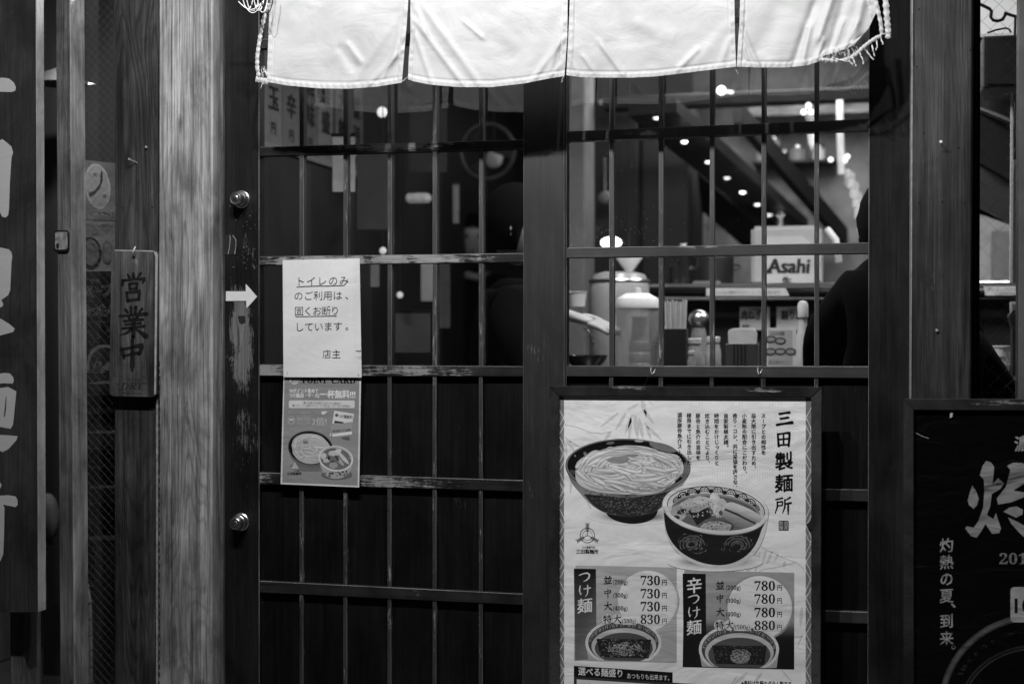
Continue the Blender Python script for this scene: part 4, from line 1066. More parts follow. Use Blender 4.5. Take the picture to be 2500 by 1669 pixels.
for x, y, rx, ry, v, rt in ((1668, 1240, 28, 14, .66, -15), (1655, 1255, 20, 16, .72, 20), (1690, 1228, 30, 14, .74, -8), (1712, 1220, 22, 10, .80, 0), (1664, 1248, 12, 6, .18, -20), (1652, 1262, 8, 5, .25, 0)): p.ell(x, y, rx, ry, v, rot=rt, n=18, wob=.12); p.up()
p.poly([(1680, 1246), (1702, 1240), (1728, 1228), (1736, 1262), (1722, 1268), (1702, 1282), (1692, 1266)], .17); p.up(); p.poly([(1684, 1240), (1704, 1230), (1726, 1226), (1732, 1236), (1700, 1250), (1688, 1250)], .70); p.up()
for x, y, rx, ry, v, rt in ((1744, 1222, 14, 20, .84, 10), (1748, 1240, 9, 17, .88, 0), (1762, 1232, 12, 16, .80, 0), (1756, 1250, 12, 14, .78, 0), (1760, 1252, 5, 7, .35, 0), (1741, 1212, 8, 8, .9, 0)): p.ell(x, y, rx, ry, v, rot=rt, n=18, wob=.10); p.up()
p.soft([(1772, 1228), (1790, 1226), (1830, 1242), (1862, 1262), (1860, 1274), (1842, 1272), (1800, 1250), (1770, 1238)], [.86, .9, .88, .84, .7, .6, .7, .8]); p.up()
p.soft([(1768, 1242), (1778, 1240), (1812, 1256), (1848, 1278), (1838, 1288), (1815, 1290), (1790, 1278), (1762, 1260)], [.7, .74, .70, .6, .5, .45, .5, .55]); p.up()
p.poly([(1770, 1240), (1800, 1252), (1846, 1276), (1842, 1279), (1798, 1257), (1768, 1244)], .25); p.up()
p.ell(1750, 1285, 42, 16, .30, n=24); p.up(); p.ell(1748, 1286, 38, 15, .66, n=28, wob=.05); p.up()
for k in range(60): a = rnd.uniform(0, 6.3); q = rnd.random() ** .5; p.ell(1748 + 34 * q * math.cos(a), 1284 + 11 * q * math.sin(a), 2.5, 1.6, rnd.choice((.5, .76, .58)), n=6)
p.up()
for k in range(120): 
    x, y = rnd.uniform(1645, 1765), rnd.uniform(1214, 1262)
    if ((x - 1747) / 106) ** 2 + ((y - 1248) / 40) ** 2 < .8: p.ell(x, y, rnd.uniform(1, 3), rnd.uniform(.8, 1.8), rnd.choice((.9, .55, .45, .8)), n=6, rot=rnd.uniform(0, 90))
p.up(); p.ring(1747, 1240, 126, 58, 8.5, .90, rot=6, a0=5, a1=175, n=48); p.up(); p.ring(1747, 1246, 127, 58, 1.6, .55, rot=6, a0=10, a1=170, n=48)
p.build('bowl_picture', M_print, t)

Print.STEP = .000008
def pricebox(x0, y0, x1, y1, bx1, kt, name, rows, bowl, dark):
    p = Print(msurf); p.lay = 40
    sl = .022
    p.grid(0, 0, 1, 1, 8, 12, (lambda u, v: .76 - .05 * u - .08 * max(0, v - .6)) if not dark else (lambda u, v: .66 - .55 * min(1, max(0, (v - .48) * 5))), quad=[(x0 + 4, y0 - 8), (x1, y0 - 8 + sl * (x1 - x0)), (x1, y1 + sl * (x1 - x0)), (x0, y1)])
    p.up(); p.poly([(x0, y0), (bx1, y0 + 1), (bx1 + 1, y0 + 140), (bx1, y1 - 4), (x0 + 3, y1)], [.10, .10, .12, .55 if not dark else .14, .45 if not dark else .12]); p.up()
    cx, cy, rx, ry = kt
    p.ell(cx, cy, rx + 7, ry + 4, .60 if dark else .72, n=48, rot=20); p.up(); p.ell(cx - 1, cy, rx + 3, ry + 1, .90, n=48); p.up(); p.ell(cx - 3, cy, rx, ry, .93, n=48); p.up()
    p.build('price_panel', M_print, t)
    p = Print(msurf); p.lay = 50
    bcx, bcy, brx, bry = bowl
    yb = y1 - 2
    def cut(pts): return [(x, min(y, yb + sl * (x - x0))) for x, y in pts]
    def el(cx, cy, rx, ry, v, n=44, wob=0):
        pts = [(cx + rx * math.cos(2 * math.pi * k / n), cy + ry * math.sin(2 * math.pi * k / n)) for k in range(n)]; p.poly(cut(pts), v); p.up()
    p.poly(cut([(bcx - brx, bcy), (bcx - brx + 8, bcy + 45), (bcx - brx + 28, bcy + 90), (bcx + brx - 24, bcy + 90), (bcx + brx - 6, bcy + 45), (bcx + brx, bcy)]), .70); p.up()
    el(bcx, bcy, brx, bry, .88); el(bcx, bcy, brx - 7, bry - 6, .30)
    for k in range(46):
        a = R(185 + k * 3.8); r1, r2 = brx - 9, brx - 17
        x, y = bcx + r1 * math.cos(a), bcy + (bry - 8) * math.sin(a)
        p.stroke([(x, y), (x - 5 * math.cos(a) + rnd.uniform(-4, 4), y - 10 * math.sin(a))], 1.3, rnd.choice((.75, .7, .6)))
    p.up(); el(bcx + 1, bcy + 8, brx - 14, bry - 14, .78); el(bcx + 1, bcy + 13, brx - 22, bry - 20, .34)
    q = [(bcx - 66, bcy - 10), (bcx + 68, bcy - 8), (bcx + 62, bcy + 38), (bcx - 56, bcy + 35)]
    p.poly(cut(q), .16); p.up()
    for k in range(330):
        x, y = bcx + rnd.uniform(-60, 60), bcy + rnd.uniform(-9, 34)
        p.poly([(x, y), (x + rnd.uniform(1, 6), y + rnd.uniform(-2, 2)), (x + rnd.uniform(1, 5), y + rnd.uniform(1, 4))], rnd.choice((.10, .2, .3, .45, .6) if not dark else (.06, .12, .25, .4)))
    p.up()
    if dark: el(bcx + 3, bcy + 20, 24, 15, .55, 20)
    for k in range(150):
        a = rnd.uniform(0, 6.3); q_ = rnd.random() ** .5; w_ = (24, 15) if dark else (42, 22)
        p.ell(bcx + 4 + w_[0] * q_ * math.cos(a), bcy + 15 + w_[1] * q_ * math.sin(a) * (.75 if not dark else 1), 2.6, 1.8, rnd.choice((.50, .62, .56, .70)), n=6)
    p.up(); p.lay += 1
    p.build('bowl_picture', M_print, t)
    p = Print(msurf); p.lay = 90
    for ch, cy_, sz in name:
        xx = (x0 + bx1) / 2
        if ch in ('つ', 'け'): p.brush(K[ch], xx, cy_, sz, .93)
        else: p.char(ch, xx, cy_, sz * 1.12, .93, .014, .12)
    halo = []
    for (nm, g, pr_), (xk, yk, xg, xg1, xp, xp1, xe) in rows:
        for i, ch in enumerate(nm):
            cxk = xk + 10 + i * 24
            if len(nm) == 2: p.ell(cxk, yk, 14, 13, .88, n=20)
        if len(nm) == 2: p.poly(rrect(xg - 4, yk - 3, xg1 + 3, yk + 14, 6), .88); p.poly(rrect(xp - 3, yk - 14, xe + 16, yk + 14, 8), .90)
    p.lay += 6
    for (nm, g, pr_), (xk, yk, xg, xg1, xp, xp1, xe) in rows:
        for i, ch in enumerate(nm):
            if ch in K: p.brush(K[ch], xk + 10 + i * 24, yk, 20, .07)
            else: p.char(ch, xk + 10 + i * 24, yk, 22, .07, .018, .05)
        p.row('(' + SF(g) + ')', xg, yk + 10, xg1, 10.5, .16)
        p.row(SF(pr_), xp, yk + 12, xp1, 23, .10, 0); p.char('円', xe + 6, yk + 5, 15, .12, .01, 0, sx=.92)
    p.build('lettering', M_print, t)
rowsA = [(('並', '200g', '730'), (1474, 1415, 1497, 1532, 1564, 1611, 1616)), (('中', '300g', '730'), (1474, 1447, 1497, 1532, 1564, 1611, 1616)), (('大', '400g', '730'), (1474, 1478.5, 1497, 1532, 1564, 1611, 1616)), (('特大', '500g', '830'), (1473, 1510, 1519, 1553, 1564, 1611, 1616))]
pricebox(1401, 1387, 1652, 1611, 1455, (1582, 1465, 70, 72), [('つ', 1408, 30), ('け', 1441, 30), ('麺', 1477, 34)], rowsA, (1522, 1568, 93, 58), False)
rowsB = [(('並', '200g', '780'), (1748, 1428, 1772, 1808, 1842, 1892, 1897)), (('中', '300g', '780'), (1748, 1460, 1772, 1808, 1842, 1892, 1897)), (('大', '400g', '780'), (1748, 1493, 1772, 1808, 1842, 1892, 1897)), (('特大', '500g', '880'), (1747, 1525, 1795, 1831, 1842, 1892, 1897))]
pricebox(1666.5, 1399, 1939, 1627, 1723, (1856, 1482, 76, 76), [('辛', 1428, 36), ('つ', 1462, 30), ('け', 1494, 30), ('麺', 1530, 34)], rowsB, (1804, 1584, 98, 62), True)
p = Print(msurf); p.lay = 60
p.poly([(1401, 1624), (1642, 1640), (1642, 1665), (1401, 1650)], .08); p.poly([(1401, 1650), (1982, 1686), (1982, 1745), (1401, 1745)], .22); p.up(2)
p.poly([(1408, 1657), (1970, 1692), (1970, 1745), (1408, 1745)], .88); p.up(6)
p.row('選べる麺盛り', 1412, 1645, 1519, 19, .92, .018, .055, em=True); p.row('あつもりも出来ます。', 1531, 1654, 1634, 13, .90, .005, .05, em=True)
p.char('並', 1432, 1680, 26, .1, .03); p.row('※表記は生麺のグラム数です', 1810, 1672, 1932, 13, .15, .01, .02, em=True)
p.build('lettering', M_print, t)
Print.STEP = .00008
Print.ALB = .78
# hooks that hang the board on the door rail
for px, py in ((1592, 905), (1853, 905)):
    pts = [P(px - 3, py - 8, -.005), P(px - 3, py + 2, -.012), P(px, py + 8, -.016), P(px + 4, py + 4, -.016), P(px + 8, py - 4, -.010)]
    MB().tube(pts, .0012, 6).build('hook', M_chrome, t, smooth=True)
MB().tube([P(1590, 905, -.012), P(1580, 925, -.03), P(1572, 943, -.068)], .0006, 5).build('hanging_wire', M_dkmetal, t)
MB().tube([P(1855, 905, -.012), P(1856, 925, -.03), P(1857, 946, -.068)], .0008, 5).build('hanging_wire', M_dkmetal, t)
MB().tube([P(1594, 914, -.004), P(1700, 915, -.004), P(1848, 915, -.004)], .0007, 5).build('hanging_wire', M_dkmetal, t)
# crumpled clear film corner
MB().slab([(1968, 1250 + 30), (1978, 1272), (1981, 1262), (1981, 1292), (1972, 1288)], YM - .006, YM - .004).build('torn_corner', M_black, t)

# ---------------------------------------------------------------- black menu board at right
t = thing('black_menu_board', at(2400, 1300, -.17), 'black framed menu board with large grey characters in front of the right post', 'menu board')
YF2, YM2 = -.175, -.160
for i, q in enumerate([((2206, 974), (2980, 977), (2955, 1004), (2231, 1001)), ((2206, 974), (2231, 1001), (2232, 1770), (2207, 1795)), ((2980, 977), (2978, 1795), (2954, 1770), (2955, 1004)), ((2207, 1795), (2232, 1770), (2954, 1770), (2978, 1795))]):
    fr = [P(x, y, YF2) for x, y in q]; inner = {0: (2, 3), 1: (1, 2), 2: (2, 3), 3: (1, 2)}[i]
    MB().prism([Vector((v.x, YF2 + (.006 if k in inner else 0), v.z)) for k, v in enumerate(fr)], [Vector((v.x, -.135, v.z)) for v in fr]).build('frame_rail', M_frame, t, bevel=.0012, seg=2)
M_dkprint = print_mat('dark_poster_print', .22, 1.0, .3)
p = Print(YM2); p.lay = 0; p.grid(2228, 998, 2960, 1780, 12, 12, lambda u, v: .05); p.build('poster_sheet', M_dkprint, t)
g = .70
p = Print(YM2)
def spoly(pts, v=g): p.poly([(2180 + x / 2.18, 950 + y / 2.18) for x, y in pts], v, .55)
spoly([(497, 380), (522, 388), (538, 410), (537, 440), (530, 505), (560, 472), (592, 500), (570, 530), (526, 556), (518, 620), (500, 668), (535, 690), (548, 658), (575, 740), (565, 765), (528, 768), (492, 715), (470, 755), (445, 788), (415, 780), (384, 738), (392, 728), (430, 735), (455, 700), (480, 630), (487, 540), (484, 480), (462, 455), (478, 405)])
spoly([(422, 510), (445, 545), (456, 580), (448, 615), (430, 635), (405, 615), (398, 590), (410, 545)])
spoly([(640, 390), (690, 392), (760, 440), (760, 520), (700, 500), (640, 538), (700, 548), (700, 572), (630, 600), (560, 612), (552, 580), (600, 520), (625, 430), (608, 405)])
spoly([(620, 628), (660, 622), (692, 640), (690, 665), (655, 682), (588, 650)])
spoly([(612, 680), (665, 705), (720, 735), (720, 800), (690, 780), (630, 715)])
p.char('濃', 2496, 1082, 40, g, .02, .1)
p.build('character', M_dkprint, t, label='big grey brush characters')
p = Print(YM2); p.up()
for ch, y in (('灼', 1330), ('熱', 1371), ('の', 1412), ('夏', 1453), ('到', 1515), ('来', 1557)): p.char(ch, 2311, y, 37, g - .06, .015, .06, sx=.95)
p.char('、', 2338, 1466, 36, g - .06, .02, 0, rot=360); p.char('。', 2338, 1569, 34, g - .1, 0, 0, rot=360)
p.row(SF('201'), 2440, 1376, 2506, 27, g - .10, .0)
p.poly(rrect(2467, 1432, 2560, 1518, 9), g); p.up(); p.row('10', 2478, 1495, 2520, 35, .10, .03)
p.build('lettering', M_dkprint, t)
p = Print(YM2)
for k in range(7): p.ring(2530, 1720, 236 - k * 2.2, 222 - k * 2.2, 2.6, (.30, .36, .40, .42, .40, .34, .26)[k], a0=180, a1=300, n=50)
p.ring(2530, 1740, 190, 165, 5, .20, a0=185, a1=290); p.ring(2530, 1740, 182, 158, 4, .25, a0=190, a1=285)
for k in range(40): a = R(rnd.uniform(195, 285)); p.ell(2530 + 205 * math.cos(a), 1725 + 188 * math.sin(a), rnd.uniform(3, 9), rnd.uniform(2, 5), rnd.choice((.13, .17, .20)), n=8)
p.build('bowl_picture', M_dkprint, t)
MB().tube([P(2236, 1056, YM2 - .002), P(2250, 1064, YM2 - .003), P(2268, 1070, YM2 - .003)], .0006, 5).build('tape_edge', M_chrome, t)
MB().slab([(2320, 1003), (2327, 1004), (2325, 1017), (2319, 1020)], YM2 - .004, YM2 - .002).build('tape_edge', plain('shiny_tape', .5, .15), t)

# ---------------------------------------------------------------- right post
t = thing('right_post', (X(2300, -.1), -.1, 0), 'dark grained square post with a protruding nail, right of the doors', 'post')
m = MB(); vslab(m, (2229.5, 2221), (2376, 2368), -.105, .06, 0, 2.24); m.build('post_body', M_postR, t, bevel=.004)
m = MB(); vslab(m, (2378, 2371), (2386, 2379), -.05, .05, 0, 2.24); m.build('cover_strip', M_post, t, bevel=.002)
m = MB(); vslab(m, (2226, 2221.5), (2228.6, 2222.6), -.100, .0, 0, 2.24); m.build('lit_side_strip', plain('edge_highlight_grey', .32, .5, var=.4, scale=60), t)  # pale strip paints the highlight along the post's left edge
nail(P(2298, 352, -.105), .020, (-.1, .15), t)
nail(P(2286, 806, -.105), .004, (.1, .1), t, ep)
for px, py in ((2255, 324), (2244, 494), (2300, 491), (2354, 494), (2243, 22), (2368, 122), (2238, 163), (2290, 800), (2340, 360)):
    MB().lathe(P(px, py, -.105), [(.0024, .0006), (.0016, .001), (0, .001)], 8, 'Y').build('nail_hole', M_black, t)

# ---------------------------------------------------------------- noren
YN = -.162
t = thing('noren_curtain', at(1380, 0, YN), 'pale cotton noren curtain of four panels with frayed hem, over the doors', 'curtain')
def interp(pts, v):
    for (a, b), (c, d) in zip(pts, pts[1:]):
        if v <= c: return b + (d - b) * (v - a) / (c - a) if c > a else d
    return pts[-1][1]
# ridges: x0,y0,x1,y1,width,height
RID = [
 # panel 1
 (975, 130, 900, 205, 7, 5), (985, 90, 930, 200, 6, 4), (960, 60, 870, 190, 10, 3), (830, 120, 865, 165, 12, -4), (850, 110, 880, 150, 8, 4), (690, 80, 720, 210, 40, -4), (760, 20, 700, 170, 30, 5), (985, 20, 960, 150, 8, 4), (870, 30, 820, 130, 18, 3),
 # panel 2
 (1010, 10, 1040, 80, 6, 4), (1008, 70, 1050, 190, 6, 4), (1020, 60, 1130, 205, 7, 5), (1050, 40, 1160, 190, 9, 4), (1135, 55, 1175, 90, 5, 4), (1375, 60, 1340, 180, 8, 4), (1372, 100, 1300, 195, 7, 4), (1345, 20, 1280, 180, 22, 3), (1200, 90, 1250, 140, 20, -3), (1376, 150, 1350, 180, 5, 3),
 # panel 3
 (1472, 115, 1520, 180, 7, 6), (1425, 140, 1450, 175, 5, 4), (1395, 150, 1410, 180, 4, 3), (1700, 125, 1660, 165, 7, 5), (1780, 60, 1700, 150, 16, 3), (1460, 20, 1480, 90, 24, 3), (1780, 100, 1760, 155, 8, 3), (1560, 60, 1640, 90, 20, 4),
 # panel 4
 (1808, 60, 1850, 160, 6, 6), (1812, 110, 1830, 160, 4, 4), (1985, 20, 1940, 150, 10, -8), (2030, 0, 2000, 90, 9, 8), (2060, 0, 2030, 110, 12, -7), (2105, 10, 2085, 100, 10, 7), (1975, 70, 1960, 150, 8, 6), (2055, 60, 2030, 130, 6, 5), (1900, 20, 1860, 120, 26, -5), (2010, 100, 1995, 140, 6, 5), (2090, 60, 2060, 120, 7, 5)]
def fold(x, y):
    h = 0
    for x0, y0, x1, y1, wd, a in RID:
        dx, dy = x1 - x0, y1 - y0; L = math.hypot(dx, dy); u = ((x - x0) * dx + (y - y0) * dy) / (L * L); d = ((x - x0) * dy - (y - y0) * dx) / L
        if -.4 < u < 1.4 and abs(d) < wd * 3:
            e = 1 if 0 <= u <= 1 else math.exp(-((min(abs(u), abs(u - 1))) / .18) ** 2)
            h += a * e * math.exp(-(d / wd) ** 2)
    h += 2.2 * noise.noise(Vector((x / 70, y / 55, 1))) + .45 * noise.noise(Vector((x / 26, y / 22, 5))) + .5 * max(0, noise.noise(Vector((x / 90, y / 60, 15)))) * noise.noise(Vector((x / 9, y / 8, 9)))
    return h * .00085
YTOP = -330
def cloth(name, left, right, bottom, label, top_y=YTOP, nx=150, ny=110, hem=True, mat=None, tear=None):
    m = MB(); b = 0; rows = []
    for j in range(ny + 1):
        v = (j / ny) ** .72
        for i in range(nx + 1):
            u = i / nx
            xb = lerp(interp(left, 400), interp(right, 400), u); yb = interp(bottom, xb)
            y = lerp(top_y, yb, v)
            x = lerp(interp(left, y), interp(right, y), u)
            yy = lerp(top_y, interp(bottom, x), v)
            d = fold(x, yy)
            # hem doubling and puckers
            hb = interp(bottom, x) - yy
            if hem and hb < 13: d += .0030 + .0011 * math.sin(x / 2.6 + .7 * math.sin(x / 9)) * (1 - abs(hb - 6) / 9) 
            if 11 < hb < 14.5: d -= .0022
            e = min(abs(x - interp(left, yy)), abs(x - interp(right, yy)))
            if e < 12: d += .0022 + .0008 * math.sin(yy / 3.6 + math.sin(yy / 11)) * (1 - abs(e - 6) / 8)
            if 11 < e < 13.5: d -= .0020
            m.v.append(P(x, yy, YN - d))
    for j in range(ny):
        for i in range(nx):
            a = j * (nx + 1) + i; m.f.append((a, a + 1, a + nx + 2, a + nx + 1))
    return m.build(name, M_cloth, t, smooth=True, label=label)
cloth('cloth_panel', [(-400, 660), (0, 658), (60, 656), (150, 653), (201, 651), (500, 651)], [(-400, 1000), (0, 997), (60, 993), (130, 987), (202, 981), (500, 981)], [(651, 200), (700, 209), (780, 216), (850, 217), (920, 212), (981, 202)], 'leftmost panel with a loose hem strip')
cloth('cloth_panel', [(-400, 1003), (0, 1002), (90, 1002), (140, 998), (192, 996), (500, 996)], [(-400, 1387), (0, 1386), (90, 1385), (185, 1378), (500, 1378)], [(996, 194), (1010, 199), (1050, 207), (1120, 213), (1200, 213), (1280, 204), (1340, 192), (1378, 186)], None)
cloth('cloth_panel', [(-400, 1392), (0, 1391), (60, 1389), (120, 1386), (180, 1383), (500, 1383)], [(-400, 1792), (0, 1793), (80, 1794), (163, 1797), (500, 1797)], [(1383, 184), (1420, 189), (1480, 190), (1540, 190), (1600, 187), (1700, 175), (1797, 163)], None)
cloth('cloth_panel', [(-400, 1808), (0, 1807), (60, 1805), (100, 1802), (163, 1799), (500, 1799)], [(-400, 2126), (0, 2128), (30, 2136), (58, 2147), (90, 2120), (110, 2085), (500, 2085)], [(1799, 163), (1850, 165), (1920, 165), (1970, 160), (2003, 149), (2011, 136), (2030, 131), (2045, 127), (2056, 122), (2066, 121), (2075, 114), (2085, 112), (2095, 106), (2120, 92), (2150, 60)], 'rightmost panel with a torn lower corner')
def band(name, pts, wd, label=None, th=.0006):
    m = MB(); n = len(pts); N = n * 8
    fine = []
    for i in range(n - 1):
        for k in range(8): s = k / 8; fine.append((lerp(pts[i][0], pts[i + 1][0], s), lerp(pts[i][1], pts[i + 1][1], s)))
    fine.append(pts[-1])
    for i, (x, y) in enumerate(fine):
        x0, y0 = fine[max(i - 1, 0)]; x1, y1 = fine[min(i + 1, len(fine) - 1)]; d = math.hypot(x1 - x0, y1 - y0) or 1
        nx, ny = -(y1 - y0) / d, (x1 - x0) / d; w = wd * (1 + .18 * math.sin(i * 1.9) + .1 * random.uniform(-1, 1)) / 2
        for k, q in enumerate((-1, -.5, 0, .5, 1)):
            m.v.append(P(x + nx * w * q, y + ny * w * q, YN - .002 - .0022 * (1 - q * q) - .0012 * math.sin(i * 1.3)))
    for i in range(len(fine) - 1):
        for k in range(4): a = i * 5 + k; m.f.append((a, a + 1, a + 6, a + 5))
    return m.build(name, M_cloth, t, smooth=True, label=label)
band('loose_hem', [(655, 8), (648, 30), (641, 60), (635, 90), (631, 115), (628, 140), (628, 165), (632, 188)], 9, 'torn hem strip hanging free at the left')
band('loose_hem', [(624, 193), (640, 196), (655, 200)], 13)
band('loose_hem', [(1998, 146), (2015, 146), (2035, 148), (2052, 149), (2070, 144), (2088, 134), (2105, 118), (2122, 104), (2140, 92), (2152, 88)], 9, 'torn hem strip hanging from the right corner')
band('loose_hem', [(2160, -30), (2162, 0), (2165, 40), (2168, 75), (2168, 94)], 14)
band('loose_hem', [(2135, -10), (2142, 20), (2150, 55), (2153, 85)], 10)
m = MB()
def thread(x, y, dx, dy, r=.0006, n=6):
    pts = []; 
    for i in range(n): pts.append(P(x + dx * i / (n - 1) + random.uniform(-1.6, 1.6), y + dy * i / (n - 1) + random.uniform(-1, 1), YN - .003 - .004 * random.random()))
    m.tube(pts, r, 4, False)
for k in range(16): thread(random.uniform(636, 650), random.uniform(160, 186), random.uniform(-6, 12), random.uniform(8, 26), .0004)
thread(645, 195, -10, 22, .0007); thread(980, 200, 16, -12, .0006); thread(1375, 187, -4, 14, .0005); thread(1795, 172, 6, 8, .0005)
for k in range(30): thread(random.uniform(2005, 2095), random.uniform(112, 135), random.uniform(-8, 12), random.uniform(6, 22), .0004)
for x, y, dx, dy in ((2068, 143, 14, 18), (2080, 140, 10, 22), (2100, 128, 8, 28), (2112, 120, 22, 26), (2128, 110, 8, 28), (2140, 98, 0, 26), (2150, 90, 6, 20), (2070, 145, 12, 12), (2052, 148, 24, 4), (2030, 140, 30, 10)): thread(x, y, dx, dy, .0014 if random.random() < .6 else .0006, 7)
m.build('frayed_threads', M_thread, t, kind='stuff')
th = []; m = MB()
for k in range(10): a = k / 9 * 4.5; th.append(P(2166 + 7 * math.sin(a), 80 + 9 * math.cos(a) + 6, YN - .004))
m.tube(th, .0004, 5, False); m.build('loose_thread', M_thread, t)
MB().tube([P(560, -340, YN), P(2260, -340, YN)], .014, 14).build('curtain_rod', M_post, t, smooth=True)
for px in (600, 2230): MB().tube([P(px, -340, YN), Vector((P(px, -340, YN).x, 0, P(px, -340, YN).z))], .008, 8).build('rod_bracket', M_dkmetal, t)

# cord loops top left
t = thing('cord_bundle', at(620, 5, -.2), 'white looped cord bundle hanging at the top left corner of the curtain', 'cord')
for k in range(7):
    x0 = 582 + k * 9; w_ = random.uniform(22, 34); d_ = random.uniform(22, 34)
    pts = [P(x0 + w_ * (1 - math.cos(math.pi * i / 14)) / 2, -42 + (42 + d_) * math.sin(math.pi * i / 14) ** .8, -.205 - .01 * k / 7 - .004 * math.sin(i)) for i in range(15)]
    MB().tube(pts, .0013, 6).build('loop', M_cord if k % 3 else M_black, t, smooth=True)
MB().tube([P(575, -42, -.21), P(660, -42, -.21)], .004, 8).build('tie', M_cord, t)
MB().tube([P(615, -42, -.21), P(615, -300, -.17)], .002, 6).build('hanging_string', M_cord, t)
for k in range(2):
    pts = [P(582 + 14 * k + (60 - 18 * k) * i / 12, 4 + 20 * math.sin(math.pi * i / 12) + 8 * k, -.213) for i in range(13)]
    MB().tube(pts, .0012, 6).build('loop', M_cord, t, smooth=True)

# ---------------------------------------------------------------- inside the restaurant
def S(px, Y, n): return n * (Y + 3.4) / (F * (math.cos(YAW) + (px - CX) / F * math.sin(YAW)))
CT = .955
t = thing('near_counter', (X(1800, .8), .9, 0), 'dark counter just inside the right door, set with condiments and a pitcher', 'counter')
MB().box((X(1372, .6), .60, CT - .04), (X(3000, .6), 1.12, CT)).build('counter_top', plain('dark_counter_top', .05, .25, var=.3, scale=14), t, bevel=.004)
MB().box((X(1372, .6) + .03, .66, 0), (X(3000, .6), 1.08, CT - .04)).build('counter_front', M_dark, t)
YK = 1.45
t = thing('kitchen_counter', (X(1850, YK), YK, 0), 'raised kitchen counter with a bright steel edge, behind the condiments', 'counter')
zk = Z(697, YK, 1800)
MB().box((X(1585, YK), YK, zk - .012), (X(3000, YK), 2.3, zk + .008)).build('counter_top', M_metal, t, bevel=.003)
MB().box((X(1590, YK), YK + .02, zk - .05), (X(3000, YK), 2.25, zk - .013)).build('counter_edge', M_grey, t, bevel=.003)
MB().box((X(1600, YK), YK + .06, 0), (X(3000, YK), 2.2, zk - .051)).build('counter_front', M_black, t)
MB().tube([P(1578, 712, YK - .03), P(3000, 716, YK - .03)], .017, 12).build('hand_rail', M_dkmetal, t, smooth=True)
def card(name, q, Y, label, cat, draw, mat=M_offw, th=.002):
    t = thing(name, at(sum(a for a, _ in q) / len(q), sum(b for _, b in q) / len(q), Y), label, cat)
    MB().slab(q, Y, Y + th).build('card', mat, t)
    p = Print(Y); p.STEP = .0008; p.lay = 1; draw(p)
    if p.f: p.build('lettering', M_flat, t)
    return t
card('label_strip', [(1724, 703), (1918, 703), (1927, 722), (1724, 722)], YK - .055, 'white label strip along the edge of the kitchen counter', 'label', lambda p: p.row('ただいまの時間ランチメニューご注文承ります', 1740, 717, 1905, 7, .35, .0, em=True))
card('menu_card', [(1806, 749), (1879, 749), (1879, 805), (1806, 805)], YK + .03, 'small menu card with black brush lettering, left of two on the kitchen counter front', 'menu card', lambda p: (p.row('三田製麺所', 1826, 758, 1862, 6, .3, .01), p.row('肉ねぎ', 1811, 778, 1858, 22, .12, .03, em=True), p.row('肉増し', 1812, 802, 1835, 11, .15, .02, em=True)))
card('menu_card', [(1896, 749), (1968, 749), (1968, 805), (1896, 805)], YK + .03, 'small menu card with black brush lettering, right of two on the kitchen counter front', 'menu card', lambda p: (p.row('三田製麺所', 1918, 758, 1954, 6, .3, .01), p.row('割り飯', 1908, 778, 1960, 22, .12, .03, em=True)))
def big(p):
    p.grid(1876, 806, 1935, 890, 1, 1, lambda u, v: .74); p.lay += 1
    for x, y in ((1882, 828), (1905, 832), (1881, 858), (1905, 858), (1930, 858)): p.ell(x, y, 14, 9, .25); 
    p.lay += 1
    for x, y in ((1882, 828), (1905, 832), (1881, 858), (1905, 858), (1930, 858)): p.ell(x, y, 10, 5, .66)
    p.row('つけ麺', 1880, 816, 1915, 8, .4, .01); p.row('味玉つけ麺チャーシュー', 1876, 886, 1930, 7, .35)
card('picture_menu', [(1868, 800), (1944, 800), (1944, 900), (1868, 900)], .98, 'laminated menu with pictures of bowls standing beside the napkin box', 'menu', big)
# beer box with lettering
t = thing('beer_dispenser', at(1930, 700, 1.6), 'white beer dispenser box with bold black lettering on the kitchen counter', 'dispenser')
YB = 1.60; fr = [(1833, 553), (2005, 548), (2005, 700), (1833, 700)]
c0, c1 = P(1833, 700, YB), P(2005, 549, YB)
bb = MB().box((c0.x, YB, zk + .008), (c1.x, YB + .30, c1.z)).build('body', plain('cream_plastic', .36, .4, var=.05), t, bevel=.012, seg=3)
MB().slab([(1870, 578), (1960, 576), (1975, 590), (1988, 605), (1988, 696), (1868, 696)], YB - .004, YB).build('front_plate', plain('front_plate_white', .46, .5, var=.05), bb)
p = Print(YB - .004); p.STEP = .001
p.row('Asahi', 1874, 666, 1974, 34, .05, .06, 0, .14); p.char('生', 1921, 687, 24, .08, .05)
p.poly([(1872, 668), (1868, 664), (1874, 656), (1884, 662), (1886, 668)], .06)
p.build('lettering', M_flat, t)
MB().lathe(P(1905, 546, YB + .1), [(.012, -.02), (.010, .02), (.018, .03), (.006, .045)], 14).build('tap', M_metal, t)
MB().tube([P(2020, 560, YB - .02), P(2040, 585, YB - .05), P(2048, 640, YB - .05)], .012, 8).build('tap_handle', M_offw, t, smooth=True)
# napkin box
t = thing('napkin_box', at(1810, 893, .75), 'dark slatted napkin box with white napkins standing up from it', 'napkin box')
Y = .75; a, b = P(1771, 893, Y), P(1850, 838, Y)
MB().box((a.x, Y, CT), (b.x, Y + .07, b.z)).build('box_body', plain('dark_wood_box', .06, .5), t, bevel=.002)
for px in (1790, 1799, 1808, 1817): q = P(px, 870, Y); MB().box((q.x, Y - .003, CT + .004), (q.x + .004, Y, b.z - .002)).build('slat', M_black, t)
m = MB()
for k in range(7): m.slab([(1779 + k * .4, 842), (1777 + k * .3, 812 - k), (1790, 804 - k * .5), (1840, 805 - k), (1849, 812), (1847 - k * .4, 842)], Y + .012 + k * .007, Y + .016 + k * .007)
m.build('napkins', M_white, t, kind='stuff')
